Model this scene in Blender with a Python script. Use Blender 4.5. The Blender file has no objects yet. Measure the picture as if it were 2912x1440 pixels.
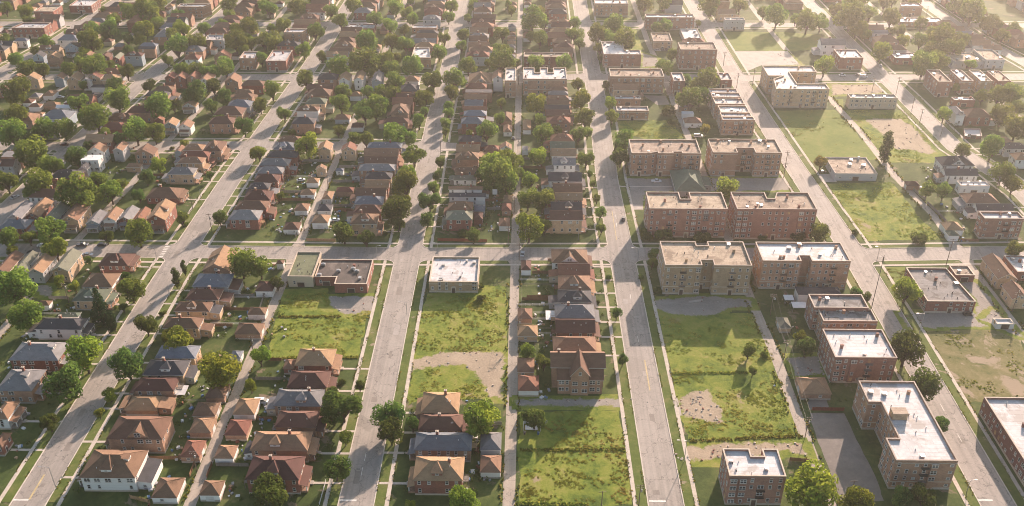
# Aerial view of a half-emptied brick neighbourhood in low hazy sun: streets, houses, flats, trees.
import bpy, math, random
from mathutils import Vector, Matrix
random.seed(11)
sc = bpy.context.scene
COL = sc.collection
HOUSES='''H -184.7 282.9 19 11.6 6 gy rd cEp
H -183.7 265.4 13.4 12.6 6.2 gy bk cEp
H -182.2 250 5.6 9.5 5 tn wt p
H -176.9 235.6 3.4 7.2 4.5 br rd -
H -132 283.9 15.4 8.1 5.5 bl yb c
H -133.2 274.4 15.5 9.3 5.5 ch yb dc
H -134 265.6 14.7 8 4.7 mr bk p
H -136.1 257.2 12.3 8.2 2.8 tn bk p
H -130.7 239.9 19 11.7 6.8 br bk gp
H -133.3 222.9 18.3 13 6.4 br wt dEp
h -111.6 264.3 7.2 8.1 2.8 br bk -
h -112.8 254.3 8.4 7.7 2.8 br yb -
h -111.6 245.8 7.8 7.8 2.8 tn bk -
h -111.4 234.1 6.7 8.3 2.8 rb bk -
h -113.9 216 8.4 9.1 2.8 br wt -
h -110.5 286.2 4.3 5 2.6 bl wt -
h -98.8 255.8 7.9 9 2.8 tn wt -
h -98.9 244.8 7.8 8.1 2.8 rb bk -
h -99.8 232.7 6.7 6.6 2.8 tn wt -
h -99.8 216.1 6.8 6.7 2.8 br wt -
H -78.5 281.3 14.2 10.6 5.5 tn rd cp
h -88.5 280.2 4.3 5.7 3 tn rd -
H -78.4 268.1 14.8 10 5.5 mr bk p
H -79.8 257.7 17.1 9.4 5.5 gy bk dcp
H -78.2 246.4 14.4 8.7 5.5 mr bk p
H -81.2 235.3 19.5 9.6 5.5 tn bk dcp
H -79.9 221.5 17.4 10.9 6.7 mr rd dcp
H -29 256.4 13.5 11.5 5 tn rd cp
H -28.1 246 15.2 8.6 5 mr bk c
H -26.4 235.9 19.3 9 5.5 bl bk cp
H -26.7 221.7 16.1 10.9 6.9 tn rd dcp
h -10.5 238.7 7.2 8.9 3.2 gy gs -
h -10.2 228.2 7 8.1 2.8 tn wt -
H 20.2 290.9 16.8 10 5.5 tn yb p
h 1.4 281.2 6.5 9 2.8 tn yb -
h 2.4 270.3 7.8 9 2.8 rb wt -
h 107.7 270.3 11.1 9.9 2.8 tn bk -
V -244.4 395 7 14.8 5 gy gs -
V -235.2 395.2 7.3 16 6 tn rd -
V -225.7 392.6 7.3 15.1 5.5 og bs -
V -215.9 391.4 8.8 15.5 6 tn yb -
V -205.4 389.6 7.3 11 4 gy bs -
V -197.9 391.1 6.7 10.9 5 tn wt -
V -190.9 392.8 6.7 12.2 4.5 gy rd -
V -184.8 393.8 5.1 11 4 rb bk -
V -174.5 392.1 9.4 16.5 6.6 tn rd E
V -227.1 346.2 6.9 15.9 5.5 br yb -
V -219.9 347.7 5.5 14.4 5.5 og wt -
V -212 345.8 7.2 14.6 5.5 tn gs -
V -201.5 347.3 7.8 15.7 6 og yb -
H -181.8 352.8 13.5 10.6 3.8 mr rd dp
H -180.9 333.6 13.2 11.1 5.5 br wt cp
H -180.7 323 13.8 9.4 5 gn yb dcp
H -184.5 301.6 18.7 8.1 5.5 ch wt cp
H -185.7 310.7 8.7 3.5 3.5 gn wt -
h -200 319.8 5.2 3.9 2.8 br wt -
H -181.4 416.9 16.6 11.1 3.6 br rd cp
H -178.5 437 13.8 7.8 6 gy yb p
V -134.2 350 12.4 16.1 5 tn bk W
H -132.9 334.1 15.5 10.4 5.5 bl gs c
H -133.7 324 14.1 8.5 5 mr yb c
H -135.7 315.6 14.8 7.2 4.5 br yb d
H -135.9 302.8 14.7 7.8 5.5 br yb c
h -109.5 315.3 7.5 5.7 2.8 br wt -
h -109.7 303 10.6 7.7 2.8 br bk -
H -133.5 391.2 14.7 9.6 5.6 gy rd p
H -132.5 400.7 15.5 8.2 6 br rd p
H -132 410.6 13.4 9.8 6 mr rd c
H -134 420.7 10.7 6.9 6 ch bk p
H -132.1 429.5 12.6 8.1 6 mr rd c
H -132.3 438.6 13.5 7.6 6 gy rd p
h -110.4 333.4 7.6 8 3 mr wt -
h -108.6 353.1 3.3 3.4 3 br wt -
h -109.7 433.5 6.5 5.7 2.7 tn wt -
h -109.7 420.7 7.4 6.1 2.7 tn wt -
h -109.4 404.7 6.8 7.5 2.7 tn wt -
h -110.4 386 7.7 7.2 2.7 br wt -
h -108.5 447.8 4.7 2.8 2.7 gy wt -
h -98.8 417.3 5.1 8.9 2.7 tn gs -
h -98 404.2 7 6.9 2.7 ch gs -
h -97.5 391.8 7.9 8.2 3.4 tn wt -
h -97.9 446.6 4.2 3.5 2.6 bl wt -
H -75 432.9 13.9 7.5 6 ch yb c
G -74.4 423 12.4 8.2 6 tn rd -
G -76.3 414.6 15.4 8.5 6 br bk -
H -76 406.1 14 8.2 6 bl yb c
H -75.2 397.3 13.4 7.9 6 mr rd -
H -75.2 385.9 12.6 9.9 6.9 br yb dcp
H -30.6 391 12.8 9 6.3 og rd cp
h -21.7 396.2 4.4 7.2 3.2 mr rd -
H -30.7 401.1 12.2 8.2 6 br rd p
h -21.5 404 5.5 6.2 3.2 bl gs -
G -28 413.3 18.7 4.2 5.5 ch wt -
G -29.3 420.8 17.5 3.4 5.5 tn wt c
H -30.6 436.8 12.4 5.5 3.1 og wt cp
H -29.7 442.2 13.9 4.8 5.5 br bk -
h -7.8 414.8 4.2 7.8 2.8 tn bk -
h -8.3 406 4.9 7.8 2.8 rb bk -
h -9 391 5.4 8 2.8 tn wt -
h -91.2 423.2 9.1 4.9 3 rb bk -
G 20.3 389.3 15.8 9.1 7.5 mr yb cp
G 21 401.4 15.4 8.2 6 ch rd dp
G 22.5 411.4 13.7 7.7 6 tn rd p
G 22.2 420.8 14.9 8.3 6 br bk c
G 21.3 432.6 17.3 9.5 6 ch wt dp
H 20.8 355.7 16.2 11.7 5.5 br wt gp
G 22.2 344.8 14.2 9.4 5.5 rb bk p
H 22 334.5 13.9 11.3 5.5 tn yb dp
H 21.7 323.9 14.1 9.1 5.5 ch gs dcp
H 21.2 313.2 16.2 10.2 5.5 gy bk cp
G 21 303 15.8 9.7 5.5 mr rd p
h 1.4 352.2 4.7 8.4 2.8 mr wt -
h 1 315 6.1 7.8 2.8 tn bk -
h 2.1 303.1 8.1 7.9 2.8 tn yb -
H 85.3 434.3 15.8 24.1 3.5 gn gs -
G 21.6 449.2 12 8.4 6.7 gy wt dp
G 21.7 460.5 13.6 8.6 6.7 tn wt -
G 21.2 470.2 13.7 7.3 6.7 gn yb p
H 21.3 479.7 12.9 9 6.7 rb bk c
H 20.1 502.8 14 9.3 7.2 rb bk dc
G 20.1 515 14.4 7.1 6.7 mr bk p
G 19.6 523.5 14.8 5.9 6.7 ch bk -
G 20.4 531.9 13.5 6.3 6.7 br bk cp
H 20.8 539.6 12.8 4.6 6.7 br bk -
H 21.1 546.3 12.5 5.5 6.7 gy bk p
H 21.5 552.1 11.1 5.5 7.2 br rd -
h 1.8 506.4 5 14.7 2.7 tn wt -
h 2.2 668.6 6.4 12 2.7 rb wt -
h 99.8 513.5 10.3 7.5 3 tn wt -
f 97.9 536.4 6.9 5.4 3 gy bk -
f 98.6 525.1 7.3 4.9 3 wh wt -
f 0.8 474.3 3.7 6.1 2.7 gy wt -
G 63.5 554.9 15.7 8.3 7.2 tn yb -
G 228.5 442.9 17.3 7.6 5 ch wt c
H 227 414.3 16.4 10.3 5 tn gs p
G 230 405 18.1 6.7 5 ch wt -
h 204.5 389.6 8.5 8.3 3 tn wt -
h 202.2 382.9 5.3 4.8 3 gn wt -
V 208.6 348.3 8.5 17.5 5.5 br yb -
V 208.2 330.3 8 10.9 5 br yb -
h 125.2 330.9 18.4 6.3 4.5 ch wt -
h 106.1 310.3 4.8 7.6 2.6 og yb -
h 201.3 434.2 6.8 4.7 2.8 mr bk -
G 216.2 640.7 17.6 10 7.7 gy wt c
G 258.1 667.3 12 5.6 6.7 bl wt -
H 258.8 653.6 17 11.8 5.7 br bk -
H 268.2 520.1 15 11.3 5.8 br rd W
H 257.5 521.6 5.7 13 6.7 gy wt g
H 230.5 454.8 17.6 10.4 5.7 ch wt g
H 268.1 483.2 10.3 7.3 5.2 tn bk -
H 271.3 475.6 12.4 7.2 5.2 ch gs -
H 268.9 462.2 8.6 8.7 5.2 tn wt -
H -129.9 456.5 16.5 7.5 6.7 ch rd c
H -131.9 446.7 15.7 8 6.7 gy rd p
H -130.9 466.8 11.7 8.8 6.7 bl yb d
H -130.6 477.2 12.5 6.7 6.2 br bk -
H -127.6 500.9 13.2 8.3 6.9 ch bk cp
H -129 519.1 13.4 6.8 6.7 br wt dp
H -126.5 532.3 12.3 8.3 6.2 gn yb c
H -126.9 544.9 14.7 10.7 6.7 br bk cp
G -128.2 554.4 16.5 6.4 6.7 mr rd p
H -126.6 572.2 12.9 9.3 6.7 ch bk c
V -115.5 571.2 7.4 11.7 6.7 tn wt -
V -106.4 573.6 6.2 13.9 6.7 tn wt -
V -94.6 572.1 6.5 15.3 6.7 gy bs -
V -85.1 577.8 5.6 7.4 6.2 gy wt -
V -109.1 467.3 7.5 8.8 6.2 tn yb -
V -95.7 465.9 8.3 7.3 6.2 rb yb -
h -108.1 516.3 9 7 2.7 tn gs -
h -97.4 504.6 7.2 6.3 2.7 mr wt -
h -105.6 551.8 7.5 6.9 3 tn wt -
V -107.2 444.3 5.7 3.5 4.7 tn yb -
H -76.4 468.5 18.9 7.3 6.7 bl bk cp
G -76.8 459.3 18.8 8.9 6.7 tn rd p
G -76 449.4 17.5 8.4 6.7 br rd -
H -76.8 441.1 19.4 7.5 6.7 gy bk p
H -74.9 508.3 14.2 6.6 4.2 mr bk p
H -73.6 519.1 10.9 14.5 6.7 br bk g
G -73.5 531.4 12.8 9.6 6.7 rb rd c
G -73 541.5 11.8 5.4 6.7 mr rd -
H -71.8 553.1 11.6 10.4 6.7 ch bk p
H -72.1 568.8 9.7 8 6.7 tn wt -
H -30.4 455.7 12.9 8.6 6.7 br bk dp
G -30.3 465.4 13 8.3 6.7 tn bk c
H -30 477.9 13 7.5 6.7 ch rd c
H -29.8 502.9 13.4 8.6 6.7 bl rd p
H -28.8 513.8 13.6 7.2 6.7 bl rd -
G -29.3 521.4 14.6 4.6 6.7 rb bk p
G -30.3 529.4 11.4 7.6 6.7 bl gs -
G -29.6 539.6 14 5.9 6.7 tn rd p
F -28.3 548.9 17.3 5.9 6.7 ch bk -
H -30.3 557.5 13.3 7 6.7 rb bk p
H -28.1 570.6 15.2 17.3 6.7 tn yb g
V -16.8 571.1 6.8 12.2 8.7 tn wt -
h -9.4 501.2 5.1 10.4 2.7 tn wt -
h -10.5 518.4 6.8 13.5 2.7 br bk -
V -9.9 473.2 6.7 5.9 4.2 tn wt -
H -17.6 472 8.8 6.6 3.7 rb bk -
V -301 572.7 6.8 7.5 5.7 tn bs -
V -289.1 568.5 8.7 10.1 6.7 tn yb -
V -280.5 564.6 6.8 2.7 6.2 gy wt -
V -277.3 571.3 9 6.9 6.7 rb yb -
H -266 568.7 10.5 8.8 6.7 tn yb cp
h -270.3 562 13.5 3.9 3.5 ch wt -
V -327.3 570.6 7.7 4.4 6.2 tn bk -
V -316.5 567.7 9.9 6.5 6.7 tn yb -
H -328.1 552.6 7.5 7 5.7 br bk -
h -298.8 551 6.8 8.5 3 tn wt -
h -290.4 533.6 8.9 5.4 3 tn bk -
h -299.2 531.2 7.3 5 3 tn wt -
h -291.7 518.6 6.4 4.1 3 tn wt -
G -277.3 525.5 12 4.1 4.7 wh wt -
H -275.3 510.2 16.7 12 5.7 bl bs -
h -269.1 547 7.4 8.2 3 ch gs -
H -291.9 507.8 8.5 11.1 5.2 tn bk -
H -299.6 507.6 6.2 8.6 4.7 br bk -
V -228.6 572.2 6.4 7.5 6.7 rb rd -
V -221.5 571.4 7.3 8 6.7 rb rd -
V -213.6 572.1 7.7 9.2 6.7 rb bk -
V -204.2 568.4 8.5 13.1 6.7 tn wt -
V -186.9 567.1 9.3 10 6.7 tn bk -
G -224.7 558.8 6.7 3.5 6.7 mr bk -
H -225.6 550.1 12.4 7 6.7 br rd cp
H -227.2 542.9 14.7 6.9 6.2 ch bk p
V -204 531.4 8.9 7 3.7 tn gs -
H -228 516.6 15.3 8.4 6.7 mr bk cp
V -213.6 504.9 5.8 3.6 5.7 rb rd -
V -205.2 500.7 7.7 7.9 5.2 tn bs -
V -196.3 499.2 7.7 7.9 4.7 tn wt -
H -175.4 501.5 14.6 9 6.5 mr bk cp
H -174.9 516 17.2 11.3 6.2 br yb p
H -171.8 527.3 14.3 9.9 6.2 bl gs p
H -173.2 540.4 12.2 6.8 6.2 br bk -
H -174.5 547.7 10.7 5.2 6.2 br bk p
H -172.3 561.4 14.3 7 6.2 br rd -
V -188.9 465.3 5.4 7.2 4.7 tn gs -
H -180.5 464.6 10.8 7.3 6.7 tn yb p
H -169.7 466.4 10.1 12.4 6.7 br bk dp
H -177.3 455.8 15.7 7 6.7 rb rd p
H -176.9 448.3 13.4 7.3 6.7 tn yb cp
V -232.4 461.2 9.7 7.1 6.7 tn wt -
F -231.2 449.7 10.2 7.3 7.2 wh wt -
V -221.2 464.3 6.1 9.6 6.7 tn gs -
V -205.6 459.8 10.8 8.1 6.2 br bk -
F -275.4 454.6 11.7 8.3 6.7 gy bk -
H -280 467.2 10.6 5.2 4.7 og bk -
h -209.1 449.4 7.8 4.7 3 tn yb -
V -232 441.6 4.9 5.6 5.7 ch gs -
H -266.2 610.9 12.2 6.7 7.2 mr bs d
V -276.6 608.6 4.9 10.2 6.7 og rd -
V -284.6 609.2 6.3 6.4 6.7 mr rd -
V -331.1 609.8 8.1 6.1 6.7 ch bs -
V -319.6 607.6 9 6.6 6.7 tn bk -
V -307.4 614.3 6.4 3.8 5.7 tn wt -
V -298.6 613.4 7.2 7 5.7 tn bk -
H -224.9 607.3 9.8 8.6 6.7 rb wt c
V -205.8 611.3 11.7 5.6 6.7 rb bk -
H -260.3 659.5 13.3 17.7 6.2 gy bk -
H -263.7 632.2 12.1 6 6.7 bl wt c
G -262.7 625.7 12 3.9 6.7 ch bk -
H -293 690.3 8.3 22.7 7.7 rb rd -
H -284.4 697.5 8.4 11.5 5.7 tn bk -
V -315.9 629.1 11.1 6.7 6.7 ch bs -
H -360.6 646 9.9 5.1 5.2 bl wt -
H -371.9 604.4 16.6 8.8 6.6 br gs cp
G -370.3 614.3 16.9 8.6 6.9 br rd -
H -367.3 624.1 14.3 8.5 6.5 ch yb p
G -367.3 633.5 15.4 8.1 6.3 ch yb d
G -360.7 683.7 15.8 9.4 6 mr rd d
G -359.6 694.5 15 8.9 6.2 br gs -
G -355.1 758.6 14.1 8.5 6.7 br rd cp
G -356.5 768.6 16.4 8.5 6.9 br bk -
H -354.9 778.6 14.4 8.3 6.5 bl bk -
H -354.7 788.4 15.2 8.5 5.6 tn yb -
G -354.1 798.4 15.7 8.3 7 mr rd p
G -335.9 535.1 13.1 8.4 5.5 br rd -
G -329.9 625.2 14 8.1 6.2 br yb d
H -325.6 646.3 14.9 9.3 6.5 bl wt cp
G -324.8 657.2 13.6 9.4 7 br bk d
G -323.2 667.1 13.9 8.1 6.9 br bk d
H -322.8 677.1 15.8 9.5 6.3 tn bk p
H -322.3 688.9 14.8 9.1 5.4 gy rd -
H -320.9 699.1 16 9 6.6 tn bk c
G -319.5 716.1 15.7 8.1 5.9 br bk cp
H -319.2 726.2 15.7 8.9 6.4 ch rd -
H -318 757.2 13.3 9 6.2 rb bk d
G -316.7 767.5 14.3 8.7 6 mr yb p
G -315.4 777.1 16.6 8.1 6.4 br gs p
H -315.6 787.9 15.5 8.5 6.5 br bk cp
G -453.2 757.5 14.3 8.6 6.4 mr wt c
H -453.4 767.4 15.8 8.2 6.5 ch rd d
G -451.1 777.3 14.2 8.5 5.8 tn wt -
G -450 786.8 13.2 8 6.9 tn rd p
H -450 796.4 13.8 8.2 6.7 tn rd -
H -418.7 716.7 13.9 9.3 5.4 mr rd d
H -417.3 727.1 13.3 8.3 6.5 bl bk d
H -415.5 737.2 16.6 8.8 6.8 br bk d
G -415.7 746.9 14.2 8.2 5.6 tn rd cp
G -414.3 756.2 14.9 8.1 5.6 rb bk d
H -413.5 766.5 15.5 9.3 5.6 mr rd c
G -413.8 777.8 15.5 8.2 5.8 mr bk -
H -412.7 787.4 16.3 8.5 6.1 tn bk d
G -412.9 797.5 13.5 8.6 5.3 bl rd c
G -276.6 411.5 15.8 9.3 6.1 rb wt -
G -276.6 422.9 16 8.4 6.3 mr wt p
G -276.5 443.5 15.6 8.4 6.8 mr gs d
H -273.2 493.7 13.5 9.3 5.8 gy gs c
G -272.2 536.9 15.2 9 5.4 br rd d
H -270.2 580.9 14.2 8.7 6.2 rb gs c
H -262.3 676.1 16.1 8.6 5.7 bl yb p
G -261.1 686.6 14.1 9.4 6.8 ch gs c
G -260.9 697.6 16.2 9.4 6.3 rb bk p
H -256.7 737.1 13.6 8.5 6.5 tn bk c
H -257.5 747.6 16.3 9.4 6.1 br rd c
G -256.8 759.4 14.9 9.1 6.3 br yb p
G -256.1 769.8 14.8 8.6 5.5 br rd -
G -255.5 779.7 15.7 8.3 5.9 mr rd cp
H -254.3 789.3 15.7 8.5 6.6 tn rd d
H -253.3 799.2 14.2 8.3 5.4 br bk cp
H -239.7 380.4 13.3 8.9 5.9 bl rd cp
H -237.8 410.7 16.6 8.9 6.2 br wt c
H -238.3 420.9 13.8 8.6 5.5 rb rd c
H -237.2 432.3 14.7 9.2 6.1 ch rd -
G -235.7 474.5 15.5 9.3 7 tn rd c
H -235.4 493.7 14.5 9.3 6 rb rd p
H -234.7 504.5 15.9 9.1 7 br bk d
H -229.4 625.6 14 9.2 6 gy bk d
G -228 636 14.9 9.2 6.5 br bk d
H -225.1 666 15.8 8 6 br rd p
H -223.3 676.8 15.7 8.7 6.3 tn bk p
H -223 687.1 15.6 8.6 5.7 mr rd -
H -222.4 697 14.8 8.3 5.6 rb gs -
H -220.2 716.5 15.6 9 5.8 br bk -
H -220.6 727.1 14.2 9 6.3 br bk p
H -218.6 737.5 15.5 8.8 6.9 mr rd -
G -218.5 747.3 15.9 8.3 5.4 br rd c
G -218.9 757 13.9 8 6.7 tn yb d
H -215.6 777.8 16.8 9.2 6.6 ch rd -
G -215.6 788.2 15.5 8.6 6.5 gy wt -
G -214.6 797.9 16.9 8.4 5.6 rb yb d
H -165.8 634.8 15.9 8.2 6.8 ch rd d
H -164.6 664.7 14 8.2 5.6 rb wt -
G -163.8 675.5 15.8 8.3 5.3 rb rd -
G -164.2 685.9 16.6 9.3 6.1 tn rd c
H -163.6 697.8 14.7 9.5 6.4 br bk d
H -161.8 716.2 13.9 8.3 5.7 rb wt p
G -163.5 726.5 16.5 9.4 5.4 rb rd cp
G -162.4 736.9 14.1 8.1 6.2 br rd cp
G -162 747.2 14.5 9.3 6 gy wt p
G -161.7 757.3 13.2 8.5 6.6 tn yb c
G -161.6 767.8 14.5 9.5 6.9 gy rd p
H -162.2 778.3 16.4 8.5 6.8 br gs d
G -161.6 789.2 15.6 8.3 5.6 br wt d
G -162.2 799.3 16.8 8.7 6.4 tn rd -
G -127.8 614.8 15 8.8 6.3 tn gs d
G -126.8 624.8 15.5 9 5.4 br yb p
H -126.8 636.3 14.8 8.9 5.9 br yb d
H -127.3 646.6 13.1 9.3 5.6 br yb p
G -125.4 658 16.6 8.5 6 tn rd c
G -126.4 667.9 15.1 9 6 br yb p
H -125.4 716.7 14.3 9.3 5.6 gy rd c
H -124.3 728.4 15 9.2 6.4 br bk -
H -123.7 738.8 15.3 9.2 6.7 rb gs c
H -122.8 749.4 16.4 8.9 5.4 tn bk p
H -123.5 759.6 13.9 8.5 5.7 gy bk p
G -123.7 769.6 14.5 9.1 6.9 rb bk c
G -122.1 779.8 16 8 6.9 ch bk cp
H -124 789.5 14.1 9 7 br bk d
H -69.7 634 14.1 8.9 6.4 tn bk -
G -70.9 644 16.5 8.2 6.1 gy rd d
G -70.4 654.3 15.6 9.3 6.1 br rd p
H -70.8 664.5 16.1 8.1 5.6 ch bk p
H -70.3 695.8 13.7 9.3 6.6 gy gs d
H -70.7 716.1 14.8 8.2 6.5 rb rd p
G -70.7 725.8 16.2 8.8 5.6 br yb d
H -70.7 735.8 15.9 8.9 5.5 tn bk cp
G -70.6 746.4 13.9 9.3 6.5 bl gs d
H -70.1 756.6 14.9 8.6 5.3 ch rd -
H -70 766.4 15.2 8.7 6.8 rb bk cp
H -70.1 776.5 13.7 8.6 6.9 gy yb -
G -69.9 786.8 14.3 9.5 5.5 ch bk cp
H -71.1 798.3 16.9 8.5 5.9 bl wt cp
H -31.8 615.5 15.8 9.1 6.7 rb gs d
H -30.3 625.8 16.7 8.3 7 tn gs cp
G -31.9 636.2 15.2 9.3 5.6 tn bk cp
G -33.1 647 13.2 9.2 6.8 br gs c
H -32.5 657.3 13.8 9.1 5.6 gy bk cp
G -33.4 667.8 13.1 8.6 6.4 tn yb p
H -31 678.1 16.1 9 6.9 rb rd p
G -32 688.6 16.1 9.1 6.3 mr bk d
G -30.4 699 16.9 8.6 6.4 br rd cp
H -32.5 716.5 14.2 9.1 6.8 br gs cp
G -33.4 727.8 13.4 8.5 6.9 gy rd c
H -31.4 737.7 15 8.3 5.3 br rd cp
H -32.8 747.6 13 8.4 6.2 br rd cp
H -31.7 758.8 16.4 9.1 5.8 tn wt p
H -32.4 770 14.7 8.2 6.1 br yb d
H -31.3 780.3 15.8 9.5 6.3 ch bk d
H -32.8 791 13.1 8.7 6.1 rb wt -
H -31.1 801.5 15.8 9.2 6.5 br bk p
G 26.6 624.9 13.8 8.6 6.2 br bk -
H 27.7 635.3 13.3 9.2 5.9 mr wt c
H 26.6 645.6 13.3 8.9 6.5 tn rd -
G 24.8 657.3 16.5 9.5 6.2 rb rd p
H 26.3 668.7 15.2 8.4 6.3 tn rd p
G 26.7 679.9 14.1 8.8 6.8 mr yb c
H 25.8 690.3 16.9 9 5.8 tn gs c
H 25.8 716.3 14.4 8.5 5.5 ch rd -
H 24.9 726.8 15.6 9.4 6.6 br rd c
H 24.4 738.1 16.6 8.1 5.5 mr bk cp
H 27.1 747.8 13.8 8.3 6.5 br bk -
H 26.2 757.6 13.6 8.8 5.8 ch bk p
H 25.8 768 13.7 9 6 rb bk -
G 25.9 779.7 15.9 9.3 5.6 ch wt c
H 26.1 789.7 15.2 8.4 5.8 gy rd d
H 26 799.8 15.2 9.4 6.9 bl gs -
H 65.1 767.5 16.5 9.3 6.4 br rd -
G 64.6 779.3 15.3 9.4 7 br gs p
H 65.2 789.8 15.5 8.5 6.5 tn wt -
G 62.6 800.2 13 9.3 6.6 mr yb c
G 121.3 635.8 14.4 8.3 6.2 ch rd -
H 120.4 646.9 16.2 9 5.9 rb bk d
G 118 738.3 14.2 9.1 6.4 ch gs p
G 119.3 748.7 13.5 9.4 6.7 bl rd p
G 115.7 799.7 15.4 8.9 5.8 ch rd -
G 155.8 716.4 13.7 8.9 6 tn yb -
H 156.4 747.3 15.7 8.3 6.8 tn bk c
G 155.6 778.7 15.6 8 5.6 br bk d
G 156.6 788.5 17 8.6 5.9 br bk c
H 154 798.5 13.8 8.2 5.6 tn rd d
H 215.3 746.9 14.4 9.2 5.6 tn bk p
H 213.5 757.4 16.9 9.3 5.5 br rd c
H 213.8 769.1 16.2 9.1 6.2 tn bk -
G 213.3 780.4 16.3 8.6 5.4 br wt p
H 213.4 802.6 13.9 8.5 5.6 gy rd c
H 258.1 634.9 16.4 8.2 6 br gs cp
G 255.7 676.2 15.8 9.5 6.6 mr bk c
H 254.9 716.2 16.1 8.4 5.4 tn bk -
H 253.1 725.9 15.1 8.6 6.4 ch wt p
G 253.3 735.9 13.2 8.9 6.8 br wt cp
H 252.1 768.2 14.4 8.9 5.8 mr rd -
H 253.1 779.8 15.1 9.2 6.9 br rd d
G 251.9 803.1 16.8 9.1 5.9 gy rd p
H 403.4 716.6 15.4 9.3 6.5 br rd c
H 404 726.8 13.9 8.7 6.8 rb bk cp
H 403 737.9 13.6 8.5 6.1 bl bk d
H 402.9 747.9 14.7 9.1 7 tn gs d
G 400.8 758.7 15.2 9.5 5.6 tn bk p
H 400.9 780.5 15 8.3 5.3 mr wt c
H 400.1 790.8 15.4 9.2 5.5 mr bk cp
G 437.7 780.1 13.2 8.8 6.1 rb yb p
H 437.4 791.2 15.2 8.4 5.5 tn yb c
H 437.2 801.2 13.7 8.8 5.9 tn yb cp
G 326.2 636.8 13.2 8.3 5.6 tn wt cp
G 322.6 646.6 13.6 9 5.6 tn wt c
G 320.3 656.9 15.7 8.5 6.2 br rd c
G 316.9 666.9 16.3 8.4 5.4 bl wt p
G 316.1 677.1 13.5 9.5 5.4 br gs -
H 313.9 687.5 13.4 8.9 6.9 br rd p
G 310 747.9 13.5 8.6 6.4 br yb d
G 305.5 801.9 15.9 9 6.6 gy bk p
G 363.9 636.6 15 8.7 6.8 bl yb d
H 358.1 657.3 14.2 8.6 6.6 br bk -
H 355.8 667.6 14 8.9 6.5 rb yb p
G 354.2 679 14 8.9 6 br rd -
H 351.6 689.6 14.4 9.1 6.5 tn wt -
G 349 716.2 14.1 8.4 5.7 br wt d
G 350.5 727.3 16.4 8.9 5.7 br gs p
H 349.7 737.7 16.2 8.6 5.4 mr rd -
H 346.5 747.5 13.2 8.1 6 bl bk cp
H 346.1 757.7 13.6 9.2 6.4 tn rd c
G 346.6 767.9 14.4 8.3 5.6 rb wt p
G 346.7 789.6 16.2 9.5 5.9 br gs c
G 344.9 799.7 15 8.4 6.3 tn rd p
h -212.1 424.7 6.2 6.4 2.7 br wt -
h -201.4 624.2 6.2 6.4 2.7 mr wt -
h -199.9 671.7 6.2 6.4 2.7 br gs -
h -198.6 719.2 6.2 6.4 2.7 br tn -
h -198.1 747.7 6.2 6.4 2.7 mr wt -
h -189.8 624.2 6.2 6.4 2.7 gy tn -
h -188.9 652.7 6.2 6.4 2.7 tn tn -
h -188.6 662.2 6.2 6.4 2.7 tn gs -
h -188.2 671.7 6.2 6.4 2.7 gy wt -
h -187.9 681.2 6.2 6.4 2.7 mr gs -
h -186.7 738.2 6.2 6.4 2.7 gy bk -
h -186.5 747.7 6.2 6.4 2.7 br bk -
h -105.2 614.7 6.2 6.4 2.7 mr gs -
h -105.1 633.7 6.2 6.4 2.7 gy tn -
h -105.1 643.2 6.2 6.4 2.7 tn tn -
h -104.9 681.2 6.2 6.4 2.7 mr bk -
h -104.9 690.7 6.2 6.4 2.7 br bk -
h -104.7 719.2 6.2 6.4 2.7 tn gs -
h -104.7 728.7 6.2 6.4 2.7 gy bk -
h -104.5 757.2 6.2 6.4 2.7 tn bk -
h -93.7 605.2 6.2 6.4 2.7 tn gs -
h -93.6 614.7 6.2 6.4 2.7 gy wt -
h -93.6 624.2 6.2 6.4 2.7 mr tn -
h -93.4 662.2 6.2 6.4 2.7 tn tn -
h -93.1 719.2 6.2 6.4 2.7 tn gs -
h -93 738.2 6.2 6.4 2.7 mr bk -
h -92.9 757.2 6.2 6.4 2.7 mr gs -
h -9.3 605.2 6.2 6.4 2.7 br tn -
h -9.3 624.2 6.2 6.4 2.7 gy wt -
h -9.3 633.7 6.2 6.4 2.7 gy bk -
h -9.3 643.2 6.2 6.4 2.7 gy tn -
h -9.3 652.7 6.2 6.4 2.7 tn tn -
h -9.3 662.2 6.2 6.4 2.7 tn gs -
h -9.3 671.7 6.2 6.4 2.7 tn gs -
h -9.3 690.7 6.2 6.4 2.7 gy gs -
h -9.3 738.2 6.2 6.4 2.7 tn wt -
h -9.3 747.7 6.2 6.4 2.7 br tn -
h 2.3 633.7 6.2 6.4 2.7 br wt -
h 2.3 690.7 6.2 6.4 2.7 gy tn -
h 2.3 728.7 6.2 6.4 2.7 mr wt -
h 2.3 747.7 6.2 6.4 2.7 br wt -
h 2.3 757.2 6.2 6.4 2.7 mr tn -
h -396 681.2 6.2 6.4 2.7 tn gs -
h -391.5 728.7 6.2 6.4 2.7 tn tn -
h -390.9 738.2 6.2 6.4 2.7 tn bk -
h -390.3 747.7 6.2 6.4 2.7 gy tn -
h -389.7 757.2 6.2 6.4 2.7 tn gs -
h -386.3 662.2 6.2 6.4 2.7 tn tn -
h -385.3 671.7 6.2 6.4 2.7 mr tn -
h -378.7 747.7 6.2 6.4 2.7 br wt -
h -378.1 757.2 6.2 6.4 2.7 br wt -
h -308 500.7 6.2 6.4 2.7 mr tn -
h -307.5 519.7 6.2 6.4 2.7 gy bk -
h -306.9 538.7 6.2 6.4 2.7 mr wt -
h -306.6 548.2 6.2 6.4 2.7 gy tn -
h -302.7 624.2 6.2 6.4 2.7 tn bk -
h -300.6 652.7 6.2 6.4 2.7 br tn -
h -296.2 719.2 6.2 6.4 2.7 br wt -
h -295.9 728.7 6.2 6.4 2.7 gy tn -
h -295.6 738.2 6.2 6.4 2.7 mr bk -
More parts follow.
